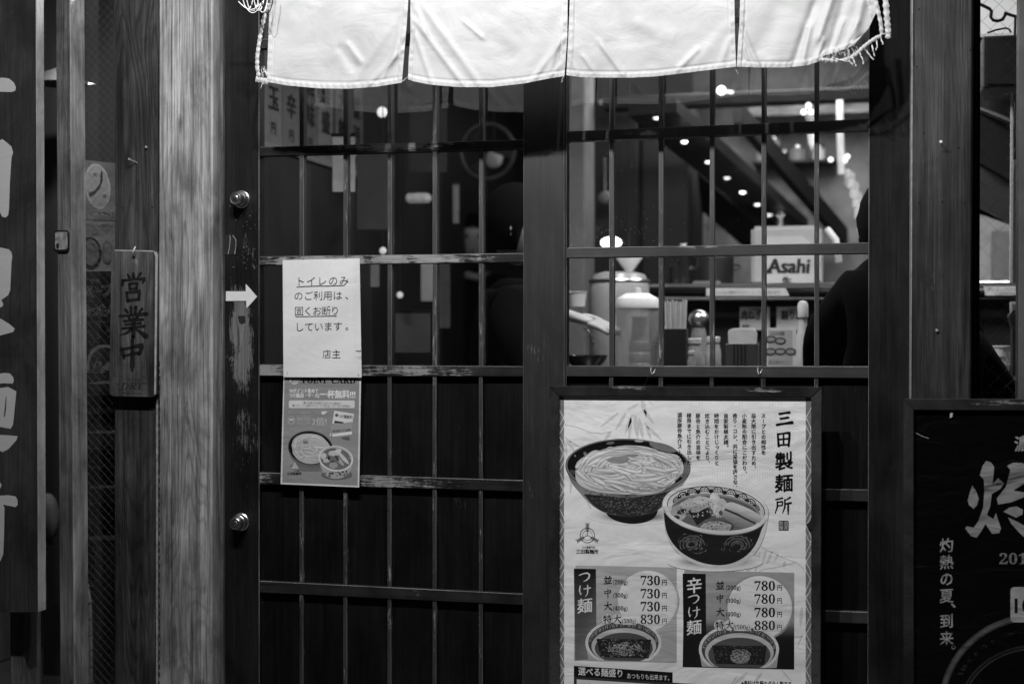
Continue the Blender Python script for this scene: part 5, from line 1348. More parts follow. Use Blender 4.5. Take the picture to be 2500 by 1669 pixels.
# chopsticks
t = thing('chopstick_holder', at(1648, 893, .72), 'tall black holder packed with pale disposable chopsticks', 'chopstick holder')
Y = .72; a, b = P(1621, 893, Y), P(1675, 802, Y)
MB().box((a.x, Y, CT), (b.x, Y + .055, b.z)).build('holder', M_black, t, bevel=.002)
for k in range(9):
    x = 1624 + k * 5.7; lx = (k - 4) * .9
    q = [(x, 806), (x + lx * .8, 732 + random.uniform(-2, 6)), (x + 4.6 + lx * .8, 733 + random.uniform(-2, 6)), (x + 4.6, 806)]
    MB().slab(q, Y + .006 + .006 * (k % 4), Y + .016 + .006 * (k % 4)).build('chopstick', plain('pale_bamboo' + str(k % 2), .62 - .14 * (k % 2), .5, var=.1), t)
# pitcher
t = thing('water_pitcher', at(1556, 890, .72), 'clear plastic water pitcher with a white lid and ribbed inner core', 'pitcher')
c = P(1556, 893, .78); c.z = CT; r = S(1556, .78, 52); zt = Z(752, .78, 1556); zl = Z(716, .78, 1556)
m = MB(); m.lathe(c, [(r * .95, 0), (r, .01), (r * 1.04, zt - CT), (r * 1.08, zt - CT + .012)], 32); m.build('jug', M_clear, t)
MB().lathe(c, [(r * 1.1, zt - CT), (r * 1.1, zt - CT + .012), (r * .98, zt - CT + .028), (r * .55, zl - CT), (.012, zl - CT), (.012, zl - CT + .014), (.0, zl - CT + .018)], 32).build('lid', M_white, t)
MB().lathe(c + Vector((.006, 0, 0)), [(r * .5, .002), (r * .5, .03), (r * .46, .034), (r * .5, .04), (r * .5, .062), (r * .46, .066), (r * .5, .072), (r * .5, .094), (r * .44, .10), (r * .36, .12), (r * .36, .17), (0, .172)], 24).build('inner_core', plain('frosted_core', .5, .2), t)
MB().tube([c + Vector((r * 1.0, 0, .04)), c + Vector((r * 1.5, 0, .05)), c + Vector((r * 1.55, 0, .12)), c + Vector((r * 1.05, 0, .15))], .006, 8).build('handle', M_clear, t, smooth=True)
# jars
def jar(px, w_, ytop, Y, label, glassy=True):
    t = thing('condiment_jar', at(px, 893, Y), label, 'jar', 'condiment jars on the near counter')
    c = P(px, 893, Y); c.z = CT; r = S(px, Y, w_ / 2); h = Z(ytop, Y, px) - CT
    MB().lathe(c, [(r * .9, 0), (r, .006), (r, h * .6), (r * .75, h * .82), (r * .75, h * .86)], 20).build('jar_body', plain('frosted_jar', .38, .25, var=.2), t)
    MB().lathe(c + Vector((0, 0, h * .86)), [(r * .85, 0), (r * .88, h * .13), (r * .8, h * .14), (0, h * .145)], 20).build('lid', M_white, t)
jar(1696, 38, 826, .80, 'low frosted jar with a white lid, nearest the chopstick holder')
jar(1741, 40, 822, .86, 'frosted jar with a white lid, between the low jar and the napkin box')
jar(1688, 20, 856, .70, 'tiny clear shaker standing in front of the jars')
# round kettle
t = thing('round_kettle', at(1706, 780, 1.2), 'dull round metal kettle behind the condiment jars', 'kettle')
MB().ball(P(1706, 778, 1.2), S(1706, 1.2, 26), 20, (1, 1, .85)).build('body', M_metal, t)
c = P(1706, 800, 1.2); MB().lathe(Vector((c.x, c.y, CT)), [(S(1706, 1.2, 22), 0), (S(1706, 1.2, 30), .02), (S(1706, 1.2, 16), c.z - CT)], 20).build('stand', M_grey, t)
# tall white bottle
t = thing('squeeze_bottle', at(1960, 893, .66), 'tall white squeeze bottle standing close to the customer in black', 'bottle')
c = P(1960, 893, .80); c.z = CT; k_ = S(1960, .80, 1)
MB().lathe(c, [(15 * k_, 0), (16 * k_, .01), (16 * k_, 95 * k_), (10 * k_, 120 * k_), (10 * k_, 140 * k_), (13 * k_, 142 * k_), (13 * k_, 172 * k_), (9 * k_, 180 * k_), (0, 182 * k_)], 20).build('bottle_body', M_offw, t)
# white appliance with rounded top behind pitcher
t = thing('rice_cooker', at(1510, 720, 1.3), 'big white rounded rice cooker behind the water pitcher', 'cooker')
c = P(1512, 730, 1.32); k_ = S(1512, 1.32, 1); base = Vector((c.x, c.y, CT))
MB().lathe(base, [(66 * k_, 0), (72 * k_, .02), (74 * k_, c.z - CT), (72 * k_, c.z - CT + 40 * k_), (62 * k_, c.z - CT + 60 * k_), (40 * k_, c.z - CT + 66 * k_), (0, c.z - CT + 67 * k_)], 36).build('body', plain('cooker_enamel', .38, .3, var=.05), t)
MB().lathe(base + Vector((0, 0, c.z - CT + 40 * k_)), [(73.5 * k_, 0), (75 * k_, 4 * k_), (73 * k_, 8 * k_)], 36).build('rim_band', M_metal, t)
t = thing('small_table', (base.x, base.y, 0), 'small dark side table carrying the rice cooker', 'table')
MB().box((base.x - .12, base.y - .12, CT - .03), (base.x + .12, base.y + .14, CT - .001)).build('tabletop', M_dark, t)
for sx in (-.10, .09):
    for sy in (-.10, .11): MB().box((base.x + sx, base.y + sy, 0), (base.x + sx + .02, base.y + sy + .02, CT - .03)).build('leg', M_dark, t)
# glowing bulb and glowing cone behind the middle rail
t = thing('bare_bulb_lamp', at(1500, 592, 1.9), 'glowing bulb over a glowing cone made for a white V shape behind the middle rail of the right door', 'lamp')
c = P(1536, 668, 2.0); k_ = S(1536, 2.0, 1)
MB().ball(P(1492, 592, 1.95), S(1492, 1.95, 20), 16, (1.3, 1, .7)).build('bulb', M_glow, t)
MB().lathe(c, [(4 * k_, 0), (14 * k_, 14 * k_), (36 * k_, 44 * k_), (40 * k_, 60 * k_)], 24).build('lamp_shade', plain('glowing_v_shape', .7, .4, emit=.35), t)  # glowing cone made up to stand for a white V shape
MB().tube([c + Vector((0, 0, 60 * k_)), Vector((c.x, c.y, 2.55))], .003, 6).build('cord', M_black, t)
# clutter at far left of the right door
t = thing('paper_cup', at(1410, 745, .85), 'white paper cup held above the counter left of the pitcher', 'cup')
c = P(1408, 748, .92); k_ = S(1408, .92, 1); MB().lathe(c, [(20 * k_, 0), (25 * k_, 34 * k_), (26.5 * k_, 35 * k_), (24 * k_, 36 * k_)], 24).build('cup_wall', M_offw, t)
t = thing('ramen_bowl', at(1440, 860, .85), 'dark soup bowl with pale highlights, behind the left pane of the right door', 'bowl')
c = P(1432, 893, .86); c.z = CT; k_ = S(1432, .86, 1)
MB().lathe(c, [(20 * k_, 0), (22 * k_, 4 * k_), (46 * k_, 30 * k_), (52 * k_, 44 * k_), (50 * k_, 44 * k_), (40 * k_, 24 * k_), (0, 14 * k_)], 32).build('bowl_wall', plain('dark_bowl', .04, .15), t)
MB().lathe(c + Vector((0, 0, 34 * k_)), [(44 * k_, 0), (0, 3 * k_)], 24).build('soup', plain('broth', .14, .15, var=.6, scale=60), t)
for px, py, w_ in ((1448, 880, 26), (1385, 884, 20)):
    t = thing('side_dish', at(px, py, .76), 'small white dish in front of the dark soup bowl, ' + ('right one' if px > 1400 else 'left one'), 'dish')
    c = P(px, 893, .74); c.z = CT; k_ = S(px, .74, 1); MB().lathe(c, [(w_ * .4 * k_, 0), (w_ * .7 * k_, 7 * k_), (w_ * .66 * k_, 7 * k_), (0, 3 * k_)], 20).build('dish_body', M_white, t)
t = thing('steel_spoon', at(1445, 815, .85), 'bright curved steel spoon leaning in the dark soup bowl', 'spoon')
MB().tube([P(1422, 800, .84), P(1436, 806, .84), P(1446, 822, .84), P(1449, 838, .84)], [.002, .0022, .0025, .0025], 6).build('handle', M_chrome, t, smooth=True)
MB().ball(P(1449, 842, .84), .008, 10, (1, .5, 1.3)).build('scoop', M_chrome, t)

# pots, tray, pale slab and shelf of the kitchen
t = thing('steel_tray', at(1725, 688, YK + .1), 'small bright steel tray on the kitchen counter edge', 'tray')
c = P(1725, 690, YK + .1); MB().box((c.x - .045, c.y - .04, zk + .009), (c.x + .045, c.y + .05, zk + .020)).build('tray_body', M_metal, t, bevel=.003)
t = thing('stock_pot', at(1745, 600, 1.9), 'large dark stock pot steaming behind the kitchen counter', 'pot')
c = P(1745, 650, 1.85); k_ = S(1745, 1.85, 1)
MB().lathe(Vector((c.x, c.y, zk + .009)), [(44 * k_, 0), (46 * k_, .01), (46 * k_, .10), (48 * k_, .104), (47 * k_, .11), (43 * k_, .11), (43 * k_, .02), (0, .02)], 32).build('pot_body', plain('sooty_steel', .06, .35, .5), t)
for sg in (-1, 1): MB().tube([Vector((c.x + sg * 46 * k_, c.y, zk + .07)), Vector((c.x + sg * 60 * k_, c.y, zk + .075)), Vector((c.x + sg * 60 * k_, c.y + .02, zk + .085)), Vector((c.x + sg * 46 * k_, c.y + .02, zk + .09))], .004, 6).build('handle', M_dkmetal, t)
for i, px in enumerate((1650, 1668)):
    t = thing('sauce_bottle', at(px, 670, YK + .3), ('slim dark' if i else 'short dark') + ' sauce bottle at the left end of the kitchen counter', 'bottle')
    c = P(px, 690, YK + .3); MB().lathe(Vector((c.x, c.y, zk + .009)), [(.022, 0), (.023, .005), (.023, .07 + .02 * i), (.010, .09 + .02 * i), (.010, .12 + .02 * i)], 16).build('bottle_body', plain('dark_sauce', .02, .1), t); MB().lathe(Vector((c.x, c.y, zk + .129 + .02 * i)), [(.012, 0), (.012, .014), (0, .015)], 12).build('cap', M_white if i else M_metal, t)
t = thing('pale_patch_slab', at(1960, 270, 3.9), 'pale slab added for the bright patch under the dark cross beam', 'hood')  # slab added to give the bright diffuse patch in the kitchen
a, b = P(1800, 292, 3.9), P(2200, 225, 3.9); MB().prism([Vector((a.x, 3.8, a.z)), Vector((b.x, 3.8, a.z)), Vector((b.x, 3.95, b.z)), Vector((a.x + .12, 3.95, b.z))], [Vector((a.x, 4.18, a.z)), Vector((b.x, 4.18, a.z)), Vector((b.x, 4.18, b.z)), Vector((a.x + .12, 4.18, b.z))]).build('slab_body', plain('pale_patch_grey', .34, .5, var=.7, scale=9), t)
t = thing('wall_shelf', at(1930, 392, 4.0), 'thin dark wall shelf with jars and tins under the pale slab', 'shelf')
a, b = P(1838, 393, 4.0), P(2045, 389, 4.0); MB().box((a.x, 4.0, a.z - .012), (b.x, 4.19, a.z)).build('shelf_board', M_dark, t)
zs = a.z
for i, px in enumerate((1858, 1890, 1915, 1948, 2000)):
    kind = ('squat grey', 'tall pale', 'small dark', 'wide grey', 'round white')[i]
    t = thing('storage_tin', at(px, 375, 4.05), kind + ' tin on the thin wall shelf of the kitchen', 'tin')
    x_ = X(px, 4.07, 392); r_, h_ = (.035, .03, .022, .045, .032)[i], (.05, .11, .04, .06, .055)[i]
    MB().lathe((x_, 4.08, zs), [(r_, 0), (r_, h_), (r_ * .9, h_ + .006), (0, h_ + .008)], 18).build('tin_body', (M_grey, M_offw, M_dark, M_grey, M_white)[i], t)
    MB().lathe((x_, 4.08, zs + h_ + .008), [(r_ * .92, 0), (r_ * .92, .01), (0, .012)], 18).build('lid', M_metal, t)
t = thing('hanging_ladle', at(1477, 430, 2.7), 'steel ladle hanging in front of the tall dark cabinet', 'ladle')
MB().tube([P(1476, 385, 2.7), P(1477, 470, 2.7)], .005, 6).build('handle', M_grey, t); MB().ball(P(1478, 482, 2.7), .035, 12, (1, .5, .8)).build('scoop', M_grey, t)

# structure seen inside: pillar, back panels, beams, ceiling lights
t = thing('grey_pillar', at(1408, 400, 2.4), 'pale grey square pillar behind the left column of panes', 'pillar')
a, b = P(1384, 600, 2.4), P(1428, 600, 2.4)
MB().box((a.x, 2.4, 0), (b.x, 2.62, 2.55)).build('pillar_body', M_grey, t, bevel=.006)
t = thing('dark_cabinet', at(1560, 560, 2.9), 'tall dark cabinet behind the glowing lamp', 'cabinet')
a, b = P(1440, 600, 2.9), P(1688, 355, 2.9)
MB().box((a.x, 2.9, 0), (b.x, 3.4, 2.1)).build('cabinet_body', M_black, t, bevel=.01)
for k in range(2): MB().box((lerp(a.x, b.x, k / 2) + .01, 2.885, .1), (lerp(a.x, b.x, (k + 1) / 2) - .01, 2.9, 2.05)).build('door', M_dark, t, bevel=.004)
t = thing('kitchen_wall_panel', at(1950, 400, 4.2), 'blotchy pale kitchen wall above the beer dispenser', 'wall')
MB().box((X(1690, 4.2), 4.2, 0), (X(2300, 4.2), 4.3, 2.5)).build('panel', plain('stained_pale_wall', .15, .6, var=1.0, scale=3.4), t)
t = thing('cross_beam', at(1800, 235, 2.0), 'dark horizontal beam just under the curtain reflection', 'beam')
a, b = P(1470, 250, 2.6), P(2300, 215, 2.6); MB().box((a.x, 2.6, Z(254, 2.6, 1800)), (b.x + .4, 2.7, Z(224, 2.6, 1800))).build('beam', M_dark, t, bevel=.004)
# sloping duct carrying small downlights
l0, l1 = Vector(P(1592, 278, 2.05)), Vector(P(1925, 560, 3.9))
d = (l1 - l0); t = thing('light_track', l0, 'dark track with a row of small downlights running back into the kitchen', 'light track')
side = d.cross(Vector((0, 0, 1))).normalized() * .10
m = MB(); z_ = Vector((0, 0, .05)); m.prism([l0 - side, l0 + side, l0 + side + z_, l0 - side + z_], [l1 - side, l1 + side, l1 + side + z_, l1 - side + z_]); m.build('track', M_ceil, t)
def ray_at(px, py, Y): return P(px, py, Y)
for i, (px, py) in enumerate(((1603, 289), (1671, 347), (1729, 396), (1775, 435), (1813, 470), (1849, 500), (1878, 525), (1905, 546))):
    lt = MB().lathe(ray_at(px, py, 2.0 + i * .22), [(0, -.006), (.007, -.005), (.013, 0), (.013, .003)], 14)
    lt.build('downlight', (M_glow, M_glowsoft, plain('downlight_glow', .8, .5, emit=3.5))[(i * 2 + 1) % 3], t)
for i, (x0, y0, x1, y1) in enumerate(((1560, 340, 1960, 690), (1800, 330, 2060, 600))):
    a, b = P(x0, y0 - 30 * i, 2.9), P(x1, y1, 4.1); s_ = Vector((.09 if i == 0 else .02, 0, 0)); m = MB(); z_ = Vector((0, 0, .09))
    t = thing('sloping_beam', a, ('wide' if i == 0 else 'narrow') + ' dark beam sloping down to the right across the kitchen wall', 'beam')
    m.prism([a - s_, a + s_, a + s_ + z_, a - s_ + z_], [b - s_, b + s_, b + s_ + z_, b - s_ + z_]); m.build('beam', M_dark, t)
for px, py, Y in ((1467, 271, 3.2), (1592, 266, 3.4)):
    t = thing('ceiling_spot', at(px, py, Y), 'small blurred ceiling spotlight, ' + ('left' if px < 1500 else 'right') + ' one of the pair under the curtain reflection', 'spotlight')
    MB().lathe(P(px, py, Y), [(.03, 0), (.026, .02), (.01, .05)], 16).build('lamp_shade', M_grey, t)
    MB().ball(P(px, py + 3, Y), .014, 10).build('bulb', M_glowsoft, t)
t = thing('shop_light_fixture', at(1760, 221, 2.4), 'short glowing fixture under the dark cross beam', 'light')
MB().tube([P(1757, 222, 2.4), P(1790, 226, 2.4)], .006, 8).build('tube_light', M_glowsoft, t)
MB().ball(P(1761, 221, 2.4), .018, 10).build('bulb', M_glow, t)
# hanging ornament, tube lamp, chain of paper ornaments
t = thing('hanging_ornament', at(1981, 300, 2.2), 'white tasselled ornament with glowing beads hanging from the beam', 'ornament')
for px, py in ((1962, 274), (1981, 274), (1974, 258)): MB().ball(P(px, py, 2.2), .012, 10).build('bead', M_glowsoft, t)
MB().ball(P(1979, 290, 2.2), .022, 12, (.9, .9, .8)).build('knot', M_white, t)
MB().lathe(P(1982, 368, 2.2), [(.0, 0), (.014, .03), (.017, .07), (.012, .1), (.004, .105)], 14).build('tassel', plain('glowing_tassel', .8, .5, emit=.5), t)  # glow added to tassel and beads to make them read bright
MB().tube([P(1976, 250, 2.2), P(1974, 0, 2.2)], .002, 5).build('string', M_dkmetal, t)
t = thing('tube_lamp', at(2053, 340, 2.6), 'upright white tube lamp in the top right pane', 'lamp')
MB().tube([P(2050, 245, 2.6), P(2051, 320, 2.6), P(2054, 425, 2.6)], .014, 12).build('tube', plain('soft_tube', .8, .4, emit=.55), t, smooth=True)
for px, py in ((2028, 390), (2063, 392), (2069, 382)): MB().ball(P(px, py, 2.6), .011, 8).build('socket', M_glowsoft, t)
t = thing('paper_chain', at(2090, 480, 2.3), 'crumpled white paper chain hanging near the head of the customer in black', 'decoration')
for k in range(14): v = k / 13; MB().ball(P(2070 + 34 * v + 5 * math.sin(k * 2), 425 + 105 * v, 2.3 + .02 * (k % 3)), .016 + .006 * random.random(), 7, (1, .6, 1.3)).build('link', M_offw if k % 3 else M_white, t)

# left half: glass reflections, built as menu strips on a side wall, banners, lanterns
wx = X(640, 0) - .42
def W(y, z): return Vector((wx, y, z))
t = thing('side_wall', W(1.2, 0), 'grey side wall with paper menu strips behind the left door', 'wall')
MB().box((wx - .08, .40, 0), (wx - .002, 5.6, 2.55)).build('wall_body', plain('side_wall_board', .012, .6, var=.5, scale=5), t)
def ray_wall(px, py):
    d = FW + RT * ((px - CX) / F) + UP * ((CY - py) / F); return CAM + d * ((wx - CAM.x) / d.x)
class WPrint(Print):
    """print on the side wall: x runs into the room, y is downwards from the floor (negative heights)"""
    def __init__(s): super().__init__(0)
    def pt(s, x, y): return Vector((wx + .004 + s.lay * .0012, x, -y))
kan = ['鰹', '大', '煮', '玉', '辛', '味', '盛', '餃', '酒']
for i in range(9):
    y0 = .47 + i * .165 + .01 * (i % 2); zb = 1.715 - .004 * i
    t = thing('menu_strip', W(y0, zb), 'wall paper strip', 'menu strip', 'paper menu strips on the side wall')
    t['label'] = ('kanji paper menu strip inside the left door, ' + ('nearest', 'second nearest', 'third nearest', 'fourth nearest', 'middle one of nine', 'fourth from the deep end', 'third from the deep end', 'second from the deep end', 'deepest')[i] + (' from the street' if i < 4 else ''))
    MB().box((wx - .001, y0, zb), (wx + .003, y0 + .15, 2.30)).build('paper', plain('dim_paper' + str(i % 3), .19 - .035 * (i % 3), .7, var=.1), t)
    p = WPrint(); p.char(kan[i], y0 + .075, -(zb + .16), .09, .10, .03); p.char(kan[(i + 3) % 9], y0 + .075, -(zb + .27), .09, .10, .03); p.char('円', y0 + .075, -(zb + .06), .045, .2, .02)
    p.build('lettering', M_flat, t)
t = thing('wall_rail', W(1.3, 1.70), 'thin pale rail along the bottom of the paper menu strips', 'rail')
MB().box((wx, .42, 1.690), (wx + .012, 2.05, 1.708)).build('rail_body', M_grey, t)
t = thing('corrugated_panel', W(.7, 1.1), 'grey corrugated panel low behind the left column of the left door', 'panel')
m = MB(); prof = []
for k in range(60): prof.append((wx + .02 + .006 * math.sin(k * math.pi / 2.0), .42 + k * .007))
b = 0
for x, y in prof: m.v += [Vector((x, y, .70)), Vector((x, y, 1.36))]
for k in range(59): m.f.append((2 * k, 2 * k + 2, 2 * k + 3, 2 * k + 1))
m.build('corrugated_sheet', plain('corrugated_steel', .42, .5, var=.2), t, smooth=True)
def banner(x0, y0, x1, y1, Y, label, v=.25, name='hanging_banner'):
    t = thing(name, at((x0 + x1) / 2, (y0 + y1) / 2, Y), label, 'banner')
    MB().slab([(x0, y0), (x1, y0), (x1, y1), (x0, y1)], Y, Y + .004).build('banner_cloth', plain('banner_cloth_%d' % int(v * 100), v, .8, var=.2, scale=14), t)
    MB().tube([P(x0 - 2, y0, Y + .002), P(x1 + 2, y0, Y + .002)], .006, 6).build('rod', M_dkmetal, t); return t
banner(812, 330, 866, 468, .95, 'narrow pale banner hanging under the first rail of the left door', .30)
banner(1106, 448, 1120, 545, 2.4, 'thin pale vertical banner left of the standing customer', .34)
banner(1028, 628, 1062, 735, 1.9, 'blurred pale vertical sign in the middle of the left door', .42, 'vertical_sign')
banner(905, 640, 925, 700, 1.3, 'small dim vertical sign left of the round bokeh light', .16, 'vertical_sign')
for x0, y0, x1, y1, Y, v, lb in ((872, 372, 958, 560, 1.25, .05, 'wide very dim sheet for a soft reflection in the third column of the left door'), (1072, 640, 1098, 800, 2.0, .09, 'narrow dim sheet for a soft reflection, low in the fifth column of the left door'), (965, 760, 1050, 860, 1.5, .06, 'short wide dim sheet for a soft reflection, low behind the fourth column of the left door'), (1000, 250, 1090, 420, 1.9, .05, 'dim sheet for a soft reflection beside the ring of the wall fan')):
    banner(x0, y0, x1, y1, Y, lb, v, 'reflection_sheet')  # dim sheets added to imitate soft reflections in the glass
t = thing('notice_box', at(1016, 482, 2.6), 'glowing oblong lantern box in the second row of panes', 'lantern box')
MB().slab([(988, 472), (1044, 470), (1044, 492), (988, 494)], 1.8, 1.86).build('lantern_shade', plain('dim_glow_box', .4, .6, emit=.14, var=.4, scale=25), t, bevel=.01)
for (px, py, r_, em, Y, lb) in ((933, 274, 13, 'g', 1.42, 'bright round lantern under the curtain, left door'), (976, 720, 8, 's', 1.6, 'small round light right of the white notice'), (1206, 388, 22, 'd', 2.95, 'large dim disc lamp in the upper right panes of the left door'), (935, 612, 9, 's2', 1.35, 'small round light just above the rail right of the notice')):
    t = thing('globe_lantern', at(px, py, Y), lb, 'lantern')
    mt = {'g': plain('dim_globe', .6, .5, emit=1.1), 's': plain('soft_globe', .6, .5, emit=.45), 's2': plain('soft_globe_b', .6, .5, emit=.45), 'd': plain('dim_disc', .3, .6, emit=.05)}[em]
    MB().ball(P(px, py, Y), S(px, Y, r_), 18, (1, .6, 1)).build('globe', mt, t)
    MB().tube([P(px, py - r_, Y), Vector((P(px, py, Y).x, Y, 2.55))], .002, 5).build('cord', M_black, t)
t = thing('wall_fan', at(1190, 370, 2.55), 'big dim ring of a wall fan behind the upper right panes of the left door', 'fan')
c = P(1190, 370, 2.55); rr = S(1190, 2.55, 68)
for q in (1, .97): MB().tube([c + Vector((rr * q * math.cos(a * math.pi / 16), 0, rr * q * math.sin(a * math.pi / 16))) for a in range(33)], .008, 6, False).build('guard_ring', plain('dim_grey', .05, .5), t, smooth=True)
for k in range(3): a = k * 2.1; MB().slab([(0, 0)] * 0 or [(1190 + 8 * math.cos(a), 370 + 8 * math.sin(a)), (1190 + 55 * math.cos(a - .35), 370 + 55 * math.sin(a - .35)), (1190 + 58 * math.cos(a + .3), 370 + 58 * math.sin(a + .3))], 2.55, 2.57).build('blade', M_dark, t)
t = thing('hall_partition', at(950, 700, 3.2), 'dark partition with a pale upper band deep behind the left door', 'partition')
a, b = P(700, 800, 4.9), P(1275, 800, 4.9)
MB().box((a.x, 4.9, 0), (b.x, 5.0, 1.75)).build('panel', M_dark, t)
MB().box((a.x, 4.9, 1.76), (b.x, 4.98, 2.5)).build('upper_band', plain('dim_upper_wall', .10, .6, var=.4, scale=3), t)

# ---------------------------------------------------------------- people
def skin_mesh(name, joints, edges, mat, parent, root=0, sub=2):
    me = bpy.data.meshes.new(name); off = worldloc(parent)
    me.from_pydata([Vector(j[0]) - off for j in joints], edges, [])
    o = bpy.data.objects.new(name, me); COL.objects.link(o); o.parent = parent
    md = o.modifiers.new('skin', 'SKIN'); md.use_smooth_shade = True
    for i, j in enumerate(joints):
        sv = me.skin_vertices[0].data[i]; r = j[1]; sv.radius = (r, r) if not isinstance(r, tuple) else r
        sv.use_root = (i == root)
    o.modifiers.new('sub', 'SUBSURF').levels = sub; o.modifiers['sub'].render_levels = sub
    dg = bpy.context.evaluated_depsgraph_get(); dg.update()
    nm = bpy.data.meshes.new_from_object(o.evaluated_get(dg)); nm.name = name
    o.modifiers.clear(); o.data = nm; nm.materials.clear(); nm.materials.append(mat)
    if name == 'body':
        for v in nm.vertices:
            q_ = v.co * 9; d_ = noise.noise_vector(Vector((q_.x, q_.y, q_.z * .7 + 3))); v.co += d_ * .010 + noise.noise_vector(v.co * 24) * .004
    nm.polygons.foreach_set('use_smooth', [True] * len(nm.polygons)); return o
def person(base, fwd, label, sit=True, head_h=1.42, coat=None, hunch=0.0, wide=1.0, lean=.10, headtilt=.05):
    """a figure; base = floor point under the pelvis, fwd = facing angle, head_h = height of the head's centre"""
    t = thing('person', base, label, 'person')
    b = Vector(base); f = Vector((math.cos(fwd), math.sin(fwd), 0)); s = Vector((-math.sin(fwd), math.cos(fwd), 0)); u = Vector((0, 0, 1))
    hz = head_h; nz = hz - .17 + hunch; sh = nz - .05; pel = sh - .46 if sit else sh - .50
    q = lambda a, c, z: b + f * a + s * c + u * z
    L = lean
    J = [(q(0, 0, pel), .15), (q(L * .4, 0, pel + .20), .135), (q(L, 0, sh - .10), .16), (q(L * 1.15, 0, sh + .01), .10), (q(L * 1.3, 0, nz + .02), .06)]
    E_ = [(0, 1), (1, 2), (2, 3), (3, 4)]
    for sg in (-1, 1):
        i = len(J)
        J += [(q(L, sg * .155 * wide, sh - .03), .078 * wide), (q(L + .02, sg * .225 * wide, sh - .13), .062), (q(L + .10, sg * .25 * wide, sh - .30), .050)]
        if sit: J += [(q(L + .30, sg * .17, sh - .34), .040), (q(L + .38, sg * .14, sh - .33), .032)]
        else: J += [(q(L + .22, sg * .20, sh - .42), .040), (q(L + .28, sg * .16, sh - .42), .032)]
        E_ += [(2, i), (i, i + 1), (i + 1, i + 2), (i + 2, i + 3), (i + 3, i + 4)]
        i = len(J)
        if sit: J += [(q(.04, sg * .10, pel - .02), .10), (q(.40, sg * .12, pel - .02), .072), (q(.38, sg * .12, pel - .34), .055), (q(.34, sg * .12, max(.10, pel - .66)), .042), (q(.44, sg * .12, max(.06, pel - .70)), .036)]
        else: J += [(q(0, sg * .10, pel - .10), .095), (q(.02, sg * .11, pel - .46), .065), (q(.0, sg * .11, pel - .60), .055), (q(-.02, sg * .11, .09), .042), (q(.12, sg * .12, .045), .036)]
        E_ += [(0, i), (i, i + 1), (i + 1, i + 2), (i + 2, i + 3), (i + 3, i + 4)]
    skin_mesh('body', J, E_, coat or M_coat, t)
    hc = q(L * 1.45 + headtilt, 0, hz)
    m = MB(); n1, n2 = 18, 14; bb = len(m.v)
    for i in range(n2 + 1):
        th = math.pi * i / n2
        for k in range(n1):
            a = 2 * math.pi * k / n1; x, y, z = math.sin(th) * math.cos(a), math.sin(th) * math.sin(a), math.cos(th)
            rx, ry = .095, .077
            if z < 0: rx *= 1 - .18 * -z; ry *= 1 - .28 * -z
            r_ = 1 + (.10 * math.exp(-((a if a < math.pi else a - 2 * math.pi) / .22) ** 2 - ((z + .12) / .16) ** 2) if math.cos(a) > 0 else 0)
            m.v.append(hc + f * (x * rx * r_) + s * (y * ry) + u * (z * .118))
    for i in range(n2):
        for k in range(n1): m.f.append((k + i * n1, k + (i + 1) * n1, (k + 1) % n1 + (i + 1) * n1, (k + 1) % n1 + i * n1))
    m.sm = True; hd = m.build('head', M_skin, t)
    for sg in (-1, 1):
        MB().ball(hc + s * (sg * .078) + f * -.005 + u * -.01, .026, 8, (.7, .7, 1.2)).build('ear', M_skin, hd)
        MB().ball(hc + s * (sg * .030) + f * .083 + u * .01, .011, 8).build('eye', M_black, hd)
    MB().ball(hc + f * .082 + u * -.058, .016, 8, (1, 1, .4)).build('mouth', plain('lips', .22, .5), hd)
    m = MB()
    for i in range(n2 + 1):
        th = math.pi * .72 * i / n2
        for k in range(n1):
            a = 2 * math.pi * k / n1; x, y, z = math.sin(th) * math.cos(a), math.sin(th) * math.sin(a), math.cos(th)
            front = max(0, math.cos(a)); cut = 1.06 + .02 * math.sin(k * 5)
            zz = max(z, .42 * front if front > .35 else z); cut += .05 * noise.noise(Vector((k * .9, i * .8, hz * 9)))
            m.v.append(hc + f * (x * .106 * cut - .006) + s * (y * .090 * cut) + u * (zz * .128 + .006))
    for i in range(n2):
        for k in range(n1): m.f.append((k + i * n1, k + (i + 1) * n1, (k + 1) % n1 + (i + 1) * n1, (k + 1) % n1 + i * n1))
    m.sm = True; m.build('hair', M_hair, t)
    return t, q, sh, L
